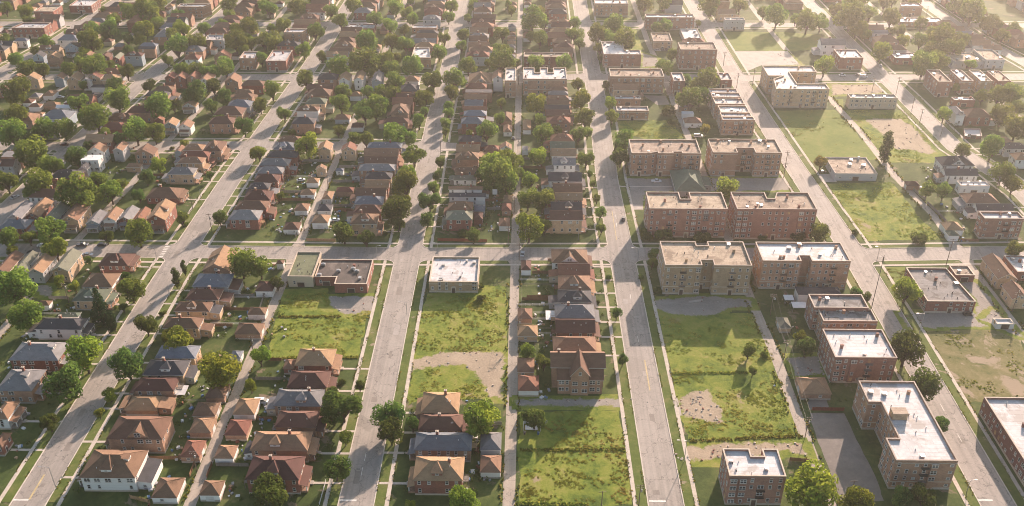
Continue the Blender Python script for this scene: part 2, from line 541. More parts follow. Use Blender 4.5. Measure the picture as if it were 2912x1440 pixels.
h -292.1 605.2 6.2 6.4 2.7 br tn -
h -291.1 624.2 6.2 6.4 2.7 br wt -
h -289.7 643.2 6.2 6.4 2.7 gy bk -
h -284.6 719.2 6.2 6.4 2.7 mr bk -
h -284.3 728.7 6.2 6.4 2.7 mr wt -
h -284 738.2 6.2 6.4 2.7 tn gs -
h -283.6 747.7 6.2 6.4 2.7 mr tn -'''
FLATS='''5.4 gn tn -101.8,358 -90.9,358 -90.9,337.7 -101.8,337.7
4.6 br rd -90.2,353.1 -66.8,353.1 -66.8,333.3 -80.8,333.3 -80.8,338.7 -90.2,338.7
5.5 wh ob -40.2,354.5 -19.3,354.5 -19.3,334.2 -40.2,334.2
12.6 wh rd 65.2,226.1 73.8,226.1 73.8,222.8 77.9,222.8 77.9,226.1 82.9,226.1 82.9,213.9 65.2,213.9
12.1 wh rd 115.5,293 138.3,293 138.3,275.4 115.5,275.4
12.6 wh bk 119.7,261.2 139.4,261.2 139.4,246.1 139.4,238.5 139.4,221.5 119.7,221.5 119.7,231.8 124.1,231.8 124.1,242.9 124.1,249.9 119.7,249.9
7.5 wh db 164.5,259 192.8,259 192.8,217.4 164.5,217.4
15.5 tn rd 58.8,398.9 74.5,398.9 74.5,391.9 79.3,391.9 79.3,398.9 95.1,398.9 95.1,382.4 58.8,382.4
16.3 tn rd 99.1,397.8 115.2,397.8 115.2,391.6 118.9,391.6 121.2,397.8 136.1,397.8 136.1,381.1 99.1,381.1
14.8 tn ob 60.1,353.8 75.7,353.8 75.7,350.4 80.8,350.4 80.8,353.8 96.6,353.8 96.6,334.2 80.8,334.2 80.8,338.6 75.7,338.6 75.7,334.2 60.1,334.2
14.4 wh bk 102.2,354.4 139.5,354.4 139.5,338.9 123.1,338.9 123.1,343.3 118.6,343.3 118.6,338.9 102.2,338.9
11 gy rd 116.8,318.6 138.5,318.6 138.5,309.1 116.8,309.1
10 gy bk 118.5,309.8 139.8,309.8 139.8,301.3 118.5,301.3
5.8 gy rd 167.7,347.7 185.2,347.7 187.7,321.8 167.7,321.8
4.8 wh rd 216,360 227.9,360 227.9,346.6 216,346.6
10.9 wh rd 215.4,389.8 233.8,389.8 233.8,383.2 215.4,383.2
5 wh wt 223.4,433.2 238.3,433.2 238.3,428 223.4,428
3.5 tn rd 189.2,353.3 197.5,353.3 197.5,345.6 189.2,345.6
4.2 tn gs 163.8,462.3 185.9,462.3 185.9,442.6 163.8,442.6
2.5 wh wt 192.4,314.6 199.5,314.6 199.5,310.6 192.4,310.6
13.4 tn bk 56.7,463.7 93.2,463.7 93.2,446.6 83.4,446.6 83.4,448.7 78.7,448.7 78.7,446.6 70.6,446.6 70.6,448.7 66.1,446.6 66.1,446.6 56.7,446.6
14 tn bk 99.3,463.6 135.5,463.6 135.5,446.7 121.7,446.7 121.7,452.6 112.3,452.6 112.3,446.7 99.3,446.7
9.4 wh rd 53.7,636.4 68.4,636.4 68.4,618.7 79.1,618.7 79.1,610.1 53.7,610.1
11.7 tn bk 54.5,576.4 88.4,576.4 88.4,562.6 54.5,562.6
14.1 tn rd 104.8,621.7 129.3,621.7 129.3,606.9 104.8,606.9
9.5 wh rd 91.1,699.6 127.6,699.6 127.6,691.6 91.1,691.6
10.3 wh bk 54.7,735.6 80.7,735.6 80.7,723.5 54.7,723.5
6.4 tn yb 91.7,664.6 105.2,664.6 105.2,646.4 91.7,646.4
4 wh gs 115.6,682.4 128.5,682.4 128.5,653.1 115.6,653.1
9.3 wh rd 94.5,576.5 101.7,576.5 101.7,561.3 94.5,561.3
5.7 wh rd 126.8,585.7 134,585.7 134,573.1 126.8,573.1
4.4 wh bk 56.4,548.2 72.1,548.2 72.1,543 56.4,543
6 wh bk 55.4,527.8 74.5,527.8 74.5,520.9 55.4,520.9
11 wh bk -0.8,579.3 6.5,579.3 6.5,570.4 10.1,570.4 10.1,579.3 15.1,579.3 15.1,570.4 18.7,570.4 18.7,579.3 26.9,579.3 26.9,559.2 -0.8,559.2
11.5 wh bk -12,577.2 -5.3,577.2 -5.3,554.9 -12,554.9
8.9 tn db -0.2,614.7 30.2,614.7 30.2,606 -0.2,606
9.5 wh bk 114,548 131.2,548 131.2,541.8 114,541.8
9.5 wh bk 114.2,541.2 131.7,541.2 131.7,534.8 114.2,534.8
9.5 wh bk 114.3,532.9 131.8,532.9 131.8,523.8 114.3,523.8
9.5 wh bk 115.2,520.9 132,520.9 132,511.3 115.2,511.3
9.5 wh bk 114.6,510.9 132.2,510.9 132.2,505.1 114.6,505.1
9.5 wh bk 114.4,504.8 132.9,504.8 132.9,499.8 114.4,499.8
8.1 wh gs 150.4,696 165.2,696 165.2,690.5 150.4,690.5
12.2 wh yb 154.1,581.6 186.5,581.6 186.5,571.1 168.9,571.1 168.9,550.1 186.5,550.1 186.5,541.3 154.1,541.3 156.1,558 163.3,563.9 154.1,563.9
7 wh tn 199.9,546.9 228.8,546.9 228.8,540.4 199.9,540.4
8.7 wh rd 212.7,624 228.1,624 228.1,607.6 212.7,607.6
10.4 tn rd 260,580.6 268.5,580.6 268.5,559.8 260,559.8
9.2 wh bk 276.8,583.8 284.1,583.8 284.1,564.5 276.8,564.5
9.3 wh ob 288.6,583.7 295.8,583.7 295.8,564 288.6,564
5.1 tn rd 305.4,593.3 313.7,593.3 313.7,575.1 305.4,575.1
5.2 tn gs 290.9,628.4 309.6,628.4 312,611.3 290.9,611.3
6.8 tn gs 311.5,631.5 324.5,631.5 324.5,610.2 311.5,610.2
3.9 wh bk 288.6,711.5 318.6,711.5 318.6,700.4 285.2,700.4
8.4 wh bk 295.9,734.5 310.4,734.5 310.4,726 293.4,726
4.7 wh rd 253.9,629.1 269.5,629.1 269.5,618.4 253.9,618.4
4.6 wh rd 265,548.5 278,548.5 278,543.7 265,543.7
1.7 wh rd 257.2,507.4 266.7,507.4 263.3,496.5 253.4,496.5
8 wh rd -372.9,677.4 -352.3,677.4 -352.3,665 -376.2,665
8 tn rd -377.6,720.6 -362.6,720.6 -362.6,704.7 -377.6,704.7
6.4 wh rd -359.5,743.2 -341.9,743.2 -341.9,725.2 -359.5,725.2
9.2 wh bk -269.9,722.3 -246,722.3 -249.7,714.6 -269.9,714.6
4.8 tn bk -326.7,750 -305.8,750 -305.8,739.8 -326.7,739.8
8.2 wh bk -192.2,615.7 -181.8,615.7 -181.8,602 -192.2,602
7.3 wh gs -228.1,653.1 -216.6,653.1 -214,642 -228.1,642
7.6 wh rd -173.5,620.3 -160,620.3 -160,599.2 -173.5,599.2
10.7 wh bk -172.1,657.7 -156.6,657.7 -159.2,649.3 -172.1,649.3
4.3 wh rd -134.3,688.7 -112.1,688.7 -112.1,678.6 -134.3,678.6
4.3 wh bk -83.9,687.4 -65.5,687.4 -65.5,680.2 -83.9,680.2
7.8 wh bk -76.5,626.7 -66.1,626.7 -63.3,606.1 -76.5,606.1'''
TREES='''y -18.3 208.7 4.9 b
y 105.3 209.1 5.1 b
y -34.9 209.5 1.8 b
y -78.6 209.8 6.5 d
y 90.8 210.4 8.4 b
y 126.9 212.6 4.0 d
y 120.2 213.2 3.8 d
k -60.7 222.6 4.2 d
k -60.5 239.2 2.7 m
k -44.6 239.8 4.9 d
k -164.8 244.6 3.3 d
y -14.0 244.9 6.9 b
y -38.1 246.2 2.7 d
k -46.0 246.9 5.2 d
y 4.4 247.9 4.2 d
k 145.8 248.2 3.2 d
y -66.3 249.4 4.5 d
k -63.1 251.2 6.8 d
k -150.3 251.5 1.8 b
k -150.1 260.8 2.6 b
y -68.9 261.0 3.1 d
k -165.3 261.7 7.3 d
k 145.8 265.3 5.9 d
y -99.9 266.6 2.4 b
k -60.0 267.7 1.9 d
y -110.9 269.3 7.9 b
s -67.7 272.5 1.6 d
k -147.5 273.7 6.4 d
k -164.8 277.3 7.3 b
y 87.0 278.3 1.9 m
y 8.2 281.2 3.3 m
y -100.2 282.3 3.8 b
k 38.4 284.1 2.2 d
k 145.9 285.6 7.3 d
y 1.7 286.8 3.3 m
y -133.7 288.9 6.1 b
y 87.6 289.6 3.0 m
y 109.9 291.0 3.9 d
s 94.3 291.3 1.7 m
y -133.9 295.1 2.6 b
y -140.0 295.7 3.1 b
y 109.9 298.4 2.8 b
k -150.3 301.1 4.3 d
k -164.7 303.5 2.3 c
y -199.3 304.7 6.7 m
y -171.5 309.0 4.4 c
k 38.6 314.6 2.3 d
s -149.6 315.8 1.6 n
k -166.1 317.3 1.8 d
y -211.9 322.3 8.4 m
k -164.7 324.7 5.7 m
s 31.5 326.6 1.2 d
k 144.5 327.1 2.4 d
k 161.3 328.9 6.0 b
s -17.6 329.1 2.1 s
y 141.0 329.7 3.0 d
y -191.9 330.9 2.5 b
y -105.7 334.3 3.1 d
y -199.6 334.5 2.8 b
k -149.6 335.8 2.3 n
s 58.2 336.2 2.2 s
s -18.6 338.5 1.9 s
y -173.3 339.9 2.2 d
y -115.0 343.7 5.3 m
y -123.0 344.1 7.2 m
k -149.4 345.8 1.7 n
s 37.7 345.9 1.6 d
s 52.2 346.1 1.6 d
y -194.9 353.2 1.9 m
y 57.7 353.5 2.5 d
y -210.6 356.7 5.5 b
y -232.2 359.6 2.6 m
y 59.4 360.9 2.9 d
y 222.4 363.5 4.2 m
y -236.7 368.2 4.7 m
y -177.5 369.5 6.6 m
y -218.8 370.3 7.3 m
y -229.4 370.4 3.3 m
y -72.7 371.5 4.0 d
y -193.9 372.1 3.3 d
y -83.4 374.1 5.3 d
y -23.2 375.1 3.7 d
y 2.8 377.0 7.3 b
y 137.4 377.1 5.0 m
s 83.7 379.3 4.7 s
s 68.9 379.4 3.0 s
s 186.1 379.5 4.7 s
s 112.7 380.6 2.4 s
s 57.9 381.1 3.7 s
s 65.3 381.1 5.0 s
s -28.6 381.7 3.1 s
s 129.4 380.2 4.4 s
y 10.0 383.0 3.7 d
k 37.0 384.0 2.5 m
k -59.6 385.6 3.1 d
s 158.2 386.9 1.7 d
k -163.9 388.7 3.4 m
k -145.9 389.6 3.8 d
k -46.1 389.8 3.8 d
s -163.2 390.8 1.4 m
k -60.9 392.9 7.2 d
k 37.4 398.5 3.1 m
y -218.2 403.2 10.2 m
y 9.4 404.9 6.3 m
k -46.2 405.3 5.6 d
y 2.2 407.3 5.6 m
k -59.5 408.1 3.9 b
k -247.0 411.1 4.0 m
y -206.5 411.3 5.7 m
y -193.3 413.0 3.3 d
k 36.8 414.6 2.2 m
y -122.6 415.9 2.2 m
y -244.1 415.7 8.4 m
y 102.0 418.6 6.4 b
k -59.5 419.3 7.2 m
y 212.1 421.1 4.3 m
k -264.0 422.1 6.6 m
y -8.7 422.7 6.5 m
y 204.8 423.2 4.7 m
k -45.8 423.3 3.5 m
y -218.3 423.8 5.2 m
y -207.3 424.3 3.3 m
y -17.5 425.7 4.0 d
y -14.1 426.9 9.1 m
y 2.9 427.6 4.8 b
k 249.9 428.2 4.7 m
k 36.2 431.8 1.8 m
y -196.2 432.1 4.1 d
k -164.9 437.4 2.3 d
k 248.2 438.0 5.9 m
k -45.0 438.1 2.8 d
y -22.1 438.2 3.7 d
k -249.8 438.3 6.0 m
y -3.3 438.5 3.7 m
k -61.0 438.5 4.1 b
y -246.0 440.5 4.9 m
k 35.1 442.4 1.9 d
y -193.3 444.3 4.6 b
y -16.1 445.7 6.8 b
y -8.4 447.3 6.8 b
k -263.2 450.6 9.4 m
y -3.4 451.5 3.9 b
y -241.0 452.6 5.9 d
k -44.9 454.0 3.1 d
k -59.1 454.4 6.3 m
y 159.5 455.3 3.5 y
y 33.6 455.4 4.7 m
k 52.2 456.6 5.1 d
y 7.6 456.8 5.5 b
k -144.5 460.9 4.0 b
k -146.8 461.6 3.6 b
y -118.0 464.5 7.6 b
y 197.1 465.0 4.3 n
k 255.1 467.1 7.1 m
k 240.8 468.9 4.4 m
k 51.6 471.7 2.4 d
y -240.7 469.0 3.7 d
k 54.3 472.3 4.8 d
y -285.4 475.0 8.2 m
s -197.5 475.8 1.6 s
y -190.3 476.2 2.5 b
y -227.0 476.9 4.9 d
y -88.3 478.0 4.5 m
y -72.5 478.0 8.1 m
y -277.2 478.0 4.9 d
y -95.4 480.4 4.1 m
y -64.9 481.0 4.9 m
y 57.2 481.1 5.7 m
y -218.6 481.2 8.2 m
y -208.9 482.8 6.6 m
y 11.2 483.2 6.1 m
y -238.0 484.6 3.7 m
y -272.6 485.5 6.7 m
y 30.7 485.9 4.9 m
y -21.1 486.3 6.2 m
k -261.7 486.5 6.3 m
y -132.9 490.4 2.5 d
y -31.2 491.8 2.5 b
y -106.6 492.7 3.4 m
k 36.4 492.9 3.3 m
k -45.0 493.4 2.5 m
y 279.8 493.6 8.2 m
k -161.0 494.2 5.9 d
y 19.0 494.5 3.3 m
k -247.5 498.1 8.9 m
y 104.7 498.3 2.9 y
y -297.1 503.7 6.9 m
k -61.3 504.7 4.3 m
k -45.8 504.8 3.4 m
y -179.1 506.8 3.9 d
k 35.6 507.2 5.5 m
y 9.3 507.6 4.3 m
y -93.8 511.5 7.3 m
y -14.3 510.7 3.9 m
y 280.5 513.9 7.6 m
k 52.2 513.9 4.3 b
k -142.5 514.3 4.8 m
s 88.0 514.5 3.5 s
y -217.5 515.7 8.3 m
y -88.4 517.4 7.4 m
k -45.2 518.4 3.5 m
k 249.6 519.7 4.7 b
k -59.7 521.1 3.1 m
y -212.1 526.2 4.4 m
y -189.7 526.5 4.4 m
y 7.9 526.6 6.6 b
k -159.8 527.0 4.4 m
y -110.6 527.0 6.6 m
k -246.2 527.3 8.4 m
y -270.4 527.7 6.2 m
y 297.7 528.4 4.8 m
k -45.7 528.4 3.5 m
s 87.6 530.1 5.3 s
y 34.5 533.1 6.6 b
y 100.3 533.2 7.9 m
k -61.7 534.8 6.2 m
k 52.5 535.0 4.0 b
k -245.0 535.9 2.7 d
y -14.0 536.0 3.1 m
y -183.6 537.1 5.4 d
y -202.4 538.2 7.6 d
y -311.8 540.1 9.0 m
y 108.3 542.4 5.8 m
y 291.9 544.9 5.8 m
y -82.6 545.9 5.0 m
y 301.9 546.4 7.1 m
y 283.2 546.8 4.9 m
k -157.1 547.2 5.9 m
y -90.3 548.0 5.0 m
k -45.7 548.6 5.0 m
y -113.0 549.9 5.0 m
y -98.3 551.0 3.7 m
k -59.1 551.6 3.7 m
k -258.8 554.6 6.0 d
y -196.2 555.3 5.1 d
y -238.5 559.1 4.2 d
y 114.0 559.1 9.1 m
y -82.1 562.7 6.5 m
k -58.6 564.2 7.0 m
y 34.5 565.1 4.2 m
k -44.3 565.6 7.4 m
k 52.6 566.3 2.8 d
k -140.8 568.6 5.6 m
y 103.9 573.0 4.2 m
y -204.4 578.3 6.2 m
y -298.3 580.5 5.8 m
k -260.7 580.9 5.3 m
y -280.5 581.0 8.6 m
y -316.3 581.4 5.3 m
y -215.0 581.6 5.8 m
y -223.3 582.7 5.3 m
y -270.1 586.1 3.9 m
y -326.8 583.7 6.3 m
y -86.5 584.7 6.2 m
y -197.1 586.8 6.8 m
y -106.6 587.3 10.1 m
y -122.7 588.0 7.7 m
y 91.3 589.6 6.2 m
y -73.9 589.8 7.2 m
y -295.4 590.2 5.8 m
y -15.3 590.9 9.1 m
y -276.7 591.6 4.4 m
y -231.0 592.1 3.4 m
y -37.3 592.7 6.3 m
y 198.9 594.8 6.7 b
y 263.8 594.9 9.1 m
y 7.7 598.2 6.3 m
y 26.2 598.5 6.3 m
y -92.9 600.6 6.9 m
y 275.1 601.0 7.7 m
k -344.6 604.5 5.0 m
k -242.2 605.8 4.0 m
y -5.2 606.5 3.0 m
y -178.8 608.1 4.5 m
k -138.6 615.1 4.0 m
y -302.9 616.8 4.5 m
k 52.4 618.8 2.5 d
y -12.4 619.7 6.0 m
y 101.6 619.8 4.5 m
k -58.9 620.3 5.5 m
k -152.8 623.0 6.1 m
k -240.6 623.3 8.6 m
k 245.0 623.4 7.0 b
y -195.6 623.6 4.6 m
y -275.3 623.8 4.1 d
k -341.2 624.1 3.6 m
y 296.5 629.3 8.0 m
y -230.4 631.1 7.2 m
y 283.6 630.5 6.5 m
y -303.6 630.6 9.7 m
y -201.5 630.7 9.2 m
k 52.4 632.5 4.6 m
y -109.2 633.3 8.7 m
y -176.3 633.5 6.2 m
y -83.4 634.8 6.1 m
k -44.2 636.6 4.6 m
y 70.1 637.3 9.2 m
k -338.8 638.1 5.7 m
y -193.8 638.7 5.2 m
y -94.3 640.2 6.2 m
y -184.5 640.4 6.7 m
k 39.0 643.3 4.6 m
y 280.5 646.8 5.7 m
y 10.9 647.3 6.2 m
y -373.8 647.5 4.2 m
y 295.2 648.9 10.3 m
k -252.0 649.4 6.3 m
y 310.5 650.2 6.7 m
y 60.3 652.2 5.7 m
k -57.8 653.4 4.7 m
k 35.8 656.2 6.3 m
y -274.8 656.3 7.9 b
k 53.0 658.1 7.9 m
k -43.8 659.4 4.8 m
k -152.0 659.5 6.4 m
y -16.0 659.8 5.8 m
k -332.7 661.1 3.7 m
k 344.8 662.0 5.7 m
y -315.4 663.0 6.4 m
k -250.6 665.6 7.0 b
y 248.3 666.4 4.7 m
y -201.8 667.7 7.5 m
y -304.4 667.7 7.0 m
y -177.2 671.0 6.5 m
k -236.2 671.6 4.9 m
k 243.0 672.5 8.0 m
y 357.7 674.0 5.8 m
y 65.8 676.0 8.0 m
y -99.8 676.6 5.9 m
k 343.3 680.0 8.0 m
y 5.8 681.4 10.3 m
y -274.3 681.8 5.5 m
y 209.5 682.8 9.7 m
y -226.8 681.9 4.4 m
k -137.9 686.9 6.6 m
y 220.9 687.4 7.0 m
y -309.3 687.6 5.5 m
k 37.2 687.7 4.9 m
k 242.4 688.0 11.3 m
y -112.5 690.5 6.6 m
y -85.1 695.5 5.0 m
k 131.3 696.0 2.5 m
y 275.8 696.0 7.6 m
y 190.2 696.5 9.3 m
y -288.0 697.6 10.0 m
y 206.0 701.2 4.4 m
k 338.0 701.8 10.4 m
k -58.2 702.4 5.0 m
y -265.1 703.2 5.1 d
y -226.5 703.3 5.0 m
y -303.0 703.9 6.7 m
k -43.4 704.1 3.4 m
y -90.4 706.8 5.6 m
y -385.7 707.7 6.2 m
k 337.5 711.1 6.1 m
k -150.6 712.6 5.7 m
y 265.6 713.5 6.1 m
y -328.4 715.1 4.0 m
y -405.2 715.8 5.7 m
y -315.5 721.0 4.6 m
y -198.7 715.1 7.4 m
y 185.1 717.3 4.5 m
y 257.2 721.3 11.2 m
k 144.6 720.1 4.5 m
y -100.6 720.1 6.8 m
k 241.4 721.4 5.6 m
y -179.2 722.4 6.9 m
k -133.6 723.0 6.9 m
y -288.4 724.3 6.9 m
k -232.1 725.0 6.9 m
k 144.5 725.2 7.4 m
k -58.2 727.5 5.7 m
y 94.1 729.7 6.9 m
y 169.2 730.7 5.7 m
y -40.7 731.2 4.6 m
k 338.8 733.2 8.0 m
y 110.0 736.9 6.9 m
y 285.9 741.0 5.2 m
y 309.1 741.3 5.2 m
y 296.7 689.8 4.9 m
y 14.1 768.3 4.5 m
y -13.6 742.0 3.1 m
y -374.2 688.2 5.0 m
y -180.3 650.7 5.0 m
y 274.8 565.3 3.0 m
y -19.6 634.4 3.6 m
y -10.2 722.7 3.7 m
y 98.7 772.4 4.7 m
y -304.9 659.3 3.6 d
y 270.8 754.8 3.4 d
y -187.9 677.0 3.6 m
y -197.8 765.7 3.1 b
y -205.8 765.1 4.1 m
y -174.0 731.9 4.2 m
y -111.0 752.8 4.9 m
y -172.8 762.5 5.1 d
y -304.3 731.6 3.2 d
y 12.0 715.0 4.7 b
y 4.2 659.7 3.9 m
y 188.2 773.5 4.1 b
y 13.4 660.4 3.5 d
y -214.1 672.2 4.4 m
y -23.8 604.9 3.6 m
y -87.8 610.4 4.2 m
y -208.5 732.3 4.6 m
y 269.2 675.8 3.2 m
y -280.6 690.4 3.6 b
y -274.1 645.0 4.0 m
y -17.7 766.3 3.4 m
y 107.4 768.5 3.1 b
y 98.3 678.0 4.7 m
y -185.3 755.1 3.6 m
y -19.1 672.1 3.1 m
y -377.3 638.8 3.3 d
y -81.8 766.8 3.5 m
y -92.4 748.9 3.4 m
y -173.9 753.0 3.3 b
y -303.0 606.9 4.3 d
y -201.6 728.8 3.1 b
y 295.3 749.4 4.2 m
y -363.0 752.9 3.1 m
y -210.0 757.5 4.5 m
y 308.5 671.9 3.0 m
y -282.5 561.8 3.2 m
y -394.2 761.1 3.9 m
y 294.0 774.5 4.3 m
y 96.8 739.2 4.0 b
y 275.2 673.8 4.9 m
y 8.8 617.3 3.7 m
y -278.8 754.7 3.5 b
y 297.8 672.2 4.4 m
y 275.7 627.9 3.3 m
y 300.5 606.8 3.8 b
y 14.8 688.3 4.0 m
y -274.9 739.6 4.0 d
y -201.3 658.2 3.0 m
y -88.6 671.2 4.3 m
y -373.3 766.9 5.1 m
y 104.8 682.8 5.1 m
y -82.8 758.4 4.9 m
y 99.1 757.0 5.2 d
y -284.6 647.5 4.9 d
y -184.2 616.8 3.4 m
y 270.1 649.9 4.9 b
y 265.1 741.9 3.7 m
y 199.2 781.7 4.6 m
y 162.9 724.2 3.3 m
y -19.8 623.5 3.5 m
y 75.7 749.8 5.1 m'''
ST={'far-west street': [(-358, 300), (-354, 590), (-343, 654), (-338.8, 717), (-328, 900)], 'outmost west street': [(-462, 480), (-452, 600), (-436, 720), (-425, 900)], 'rim west street': [(-560, 540), (-548, 620), (-532, 720), (-520, 900)], 'mid-west street': [(-258.5, 300), (-257.7, 402), (-256, 463), (-252.9, 532), (-250.4, 591), (-240.5, 701), (-228, 900)], 'near-west street': [(-158, 150), (-157.8, 340), (-156, 401), (-154.9, 437), (-150.9, 519), (-146.5, 610), (-144, 700), (-140, 900)], 'central street': [(-53, 150), (-52.6, 438), (-52.8, 520), (-51.1, 611), (-51.3, 731), (-50, 900)], 'broad street': [(46.6, 150), (46.4, 215), (45.7, 342), (44.2, 440), (45.8, 551), (45.1, 732), (45, 900)], 'sunlit street': [(152.6, 150), (152.8, 312), (152, 374), (147.2, 457), (141, 589), (137.2, 741), (133, 900)], 'mid-east street': [(259, 300), (257, 427), (253, 450), (244, 482), (241.1, 567), (239, 600), (235, 700), (230, 900)], 'rim east street': [(452, 560), (440, 625), (424, 700), (412, 900)], 'far-east street': [(356, 560), (345.6, 625), (332, 687), (327, 772), (320, 900)]}
AL={'first alley': [(-211.5, 205), (-211, 368), (-205.4, 432), (-205, 476), (-200, 529), (-196, 610), (-193, 700), (-190, 900)], 'second alley': [(-106.2, 150), (-106, 253), (-104.8, 374), (-103.6, 440), (-102.5, 500), (-99.5, 600), (-98, 900)], 'third alley': [(-4.4, 150), (-3.6, 270), (-3.6, 396), (-3.4, 900)], 'fourth alley': [(99, 150), (98.9, 295), (97.3, 330), (97, 400), (96, 470), (94, 533), (93, 577), (90, 669), (88, 900)], 'fifth alley': [(201.5, 250), (201.7, 363), (202.4, 406), (197.6, 449), (196.8, 505), (193.2, 553), (187.6, 633), (184, 720), (180, 900)], 'rim alley': [(-408, 450), (-398, 600), (-386, 720), (-375, 900)], 'outmost alley': [(-508, 520), (-498, 620), (-482, 720), (-470, 900)], 'east alley': [(300, 520), (293, 600), (284, 700), (276, 900)], 'outer alley': [(-306, 300), (-303, 470), (-301, 540), (-297, 620), (-291, 700), (-284, 900)]}
CR={'near crossing': [(-420, 200), (420, 200)], 'main crossing': [(-640, 365), (-202, 366.5), (-46.6, 365.5), (47, 367), (155, 367.6), (223, 370.5), (420, 374)], 'middle crossing': [(-640, 474), (-258.9, 479.5), (-146, 481.7), (-38, 481.7)], 'far crossing': [(-640, 584), (-158, 588.5), (-56, 587.5), (34, 592), (141, 591.5), (242, 594), (600, 604)], 'last crossing': [(-640, 697), (600, 708)]}
CY={'near crossing': 200, 'main crossing': 366.5, 'middle crossing': 481, 'far crossing': 590, 'last crossing': 703}
PATCH=[('gravel', [(-83.3, 330.4), (-66.1, 331.2), (-58.3, 330.8), (-58.4, 320.4), (-65.5, 319.8), (-73.3, 316.4), (-81.3, 324.0)]), ('dirt', [(-42.7, 287.2), (-31.7, 292.4), (-7.3, 293.5), (-7.2, 264.9), (-12.1, 265.5), (-15.9, 275.4), (-23.0, 285.0), (-42.0, 281.0)]), ('concrete', [(-47.2, 288.8), (-42.7, 288.8), (-41.8, 279.4), (-46.7, 279.4)]), ('gravel', [(-2.7, 264.2), (40.7, 265.4), (40.1, 259.7), (34.0, 260.9), (-1.7, 260.4)]), ('dirt', [(57.3, 264.3), (63.3, 270.3), (70.2, 270.4), (72.5, 258.7), (72.0, 253.0), (66.3, 252.9), (58.3, 256.3), (57.2, 258.4)]), ('concrete', [(51.9, 265.7), (57.2, 265.8), (57.4, 256.3), (52.3, 255.5)]), ('dirt', [(52.5, 239.3), (59.1, 239.7), (70.1, 242.8), (97.1, 242.5), (97.7, 236.0), (91.1, 238.5), (68.1, 233.7), (58.2, 233.6), (52.4, 233.5)]), ('asphalt', [(103.9, 258.2), (116.0, 258.4), (117.3, 223.4), (116.7, 216.3), (103.0, 215.0), (102.8, 226.8), (102.9, 253.4)]), ('gravel', [(103.6, 290.8), (115.7, 291.9), (114.7, 280.4), (103.6, 279.4)]), ('asphalt', [(105.1, 266.4), (111.9, 266.5), (111.4, 260.4), (104.0, 260.2)]), ('gravel', [(51.3, 328.8), (77.3, 333.2), (97.1, 330.4), (97.6, 324.5), (87.0, 324.4), (79.9, 318.5), (71.6, 318.4), (61.8, 319.2), (56.8, 323.0), (50.6, 322.9)]), ('gravel', [(49.4, 443.5), (146.1, 445.6), (145.1, 431.9), (102.2, 429.6), (63.1, 429.0), (60.2, 412.9), (51.7, 414.9), (49.7, 430.6)]), ('concrete', [(49.7, 414.6), (60.3, 414.7), (59.8, 409.4), (49.9, 409.3)]), ('gravel', [(156.9, 321.5), (189.6, 322.9), (193.5, 330.8), (191.1, 345.1), (199.1, 346.3), (200.0, 322.1), (193.4, 316.3), (191.9, 312.6), (157.4, 311.2)]), ('concrete', [(155.4, 449.6), (164.1, 450.5), (165.0, 441.2), (155.0, 440.3)]), ('dirt', [(205.1, 524.4), (213.4, 525.5), (226.6, 524.7), (231.2, 513.0), (229.9, 494.3), (230.8, 478.4), (225.1, 474.9), (216.5, 481.7), (209.8, 481.6), (209.2, 495.8), (207.3, 508.8)]), ('dirt', [(200.6, 580.5), (231.1, 581.0), (232.6, 567.2), (206.3, 564.1), (196.1, 562.2)]), ('concrete', [(149.1, 643.8), (187.4, 645.1), (188.8, 620.0), (184.4, 616.8), (162.4, 615.8), (150.1, 604.1)]), ('gravel', [(83.7, 640.1), (93.2, 629.3), (92.2, 613.5), (80.7, 611.3)]), ('asphalt', [(75.3, 560.5), (90.0, 559.6), (90.7, 545.5), (83.1, 544.3)]), ('gravel', [(173.6, 645.5), (185.9, 645.7), (190.0, 616.9), (176.5, 617.2)]), ('gravel', [(-206.2, 337.5), (-198.6, 325.4), (-207.1, 329.2), (-213.1, 337.4)]), ('concrete', [(70.4, 329.1), (76.9, 330.6), (76.6, 329.1), (70.8, 327.9)]), ('gravel', [(189.4, 317.2), (197.6, 324.9), (201.5, 305.1), (199.8, 305.1)])]
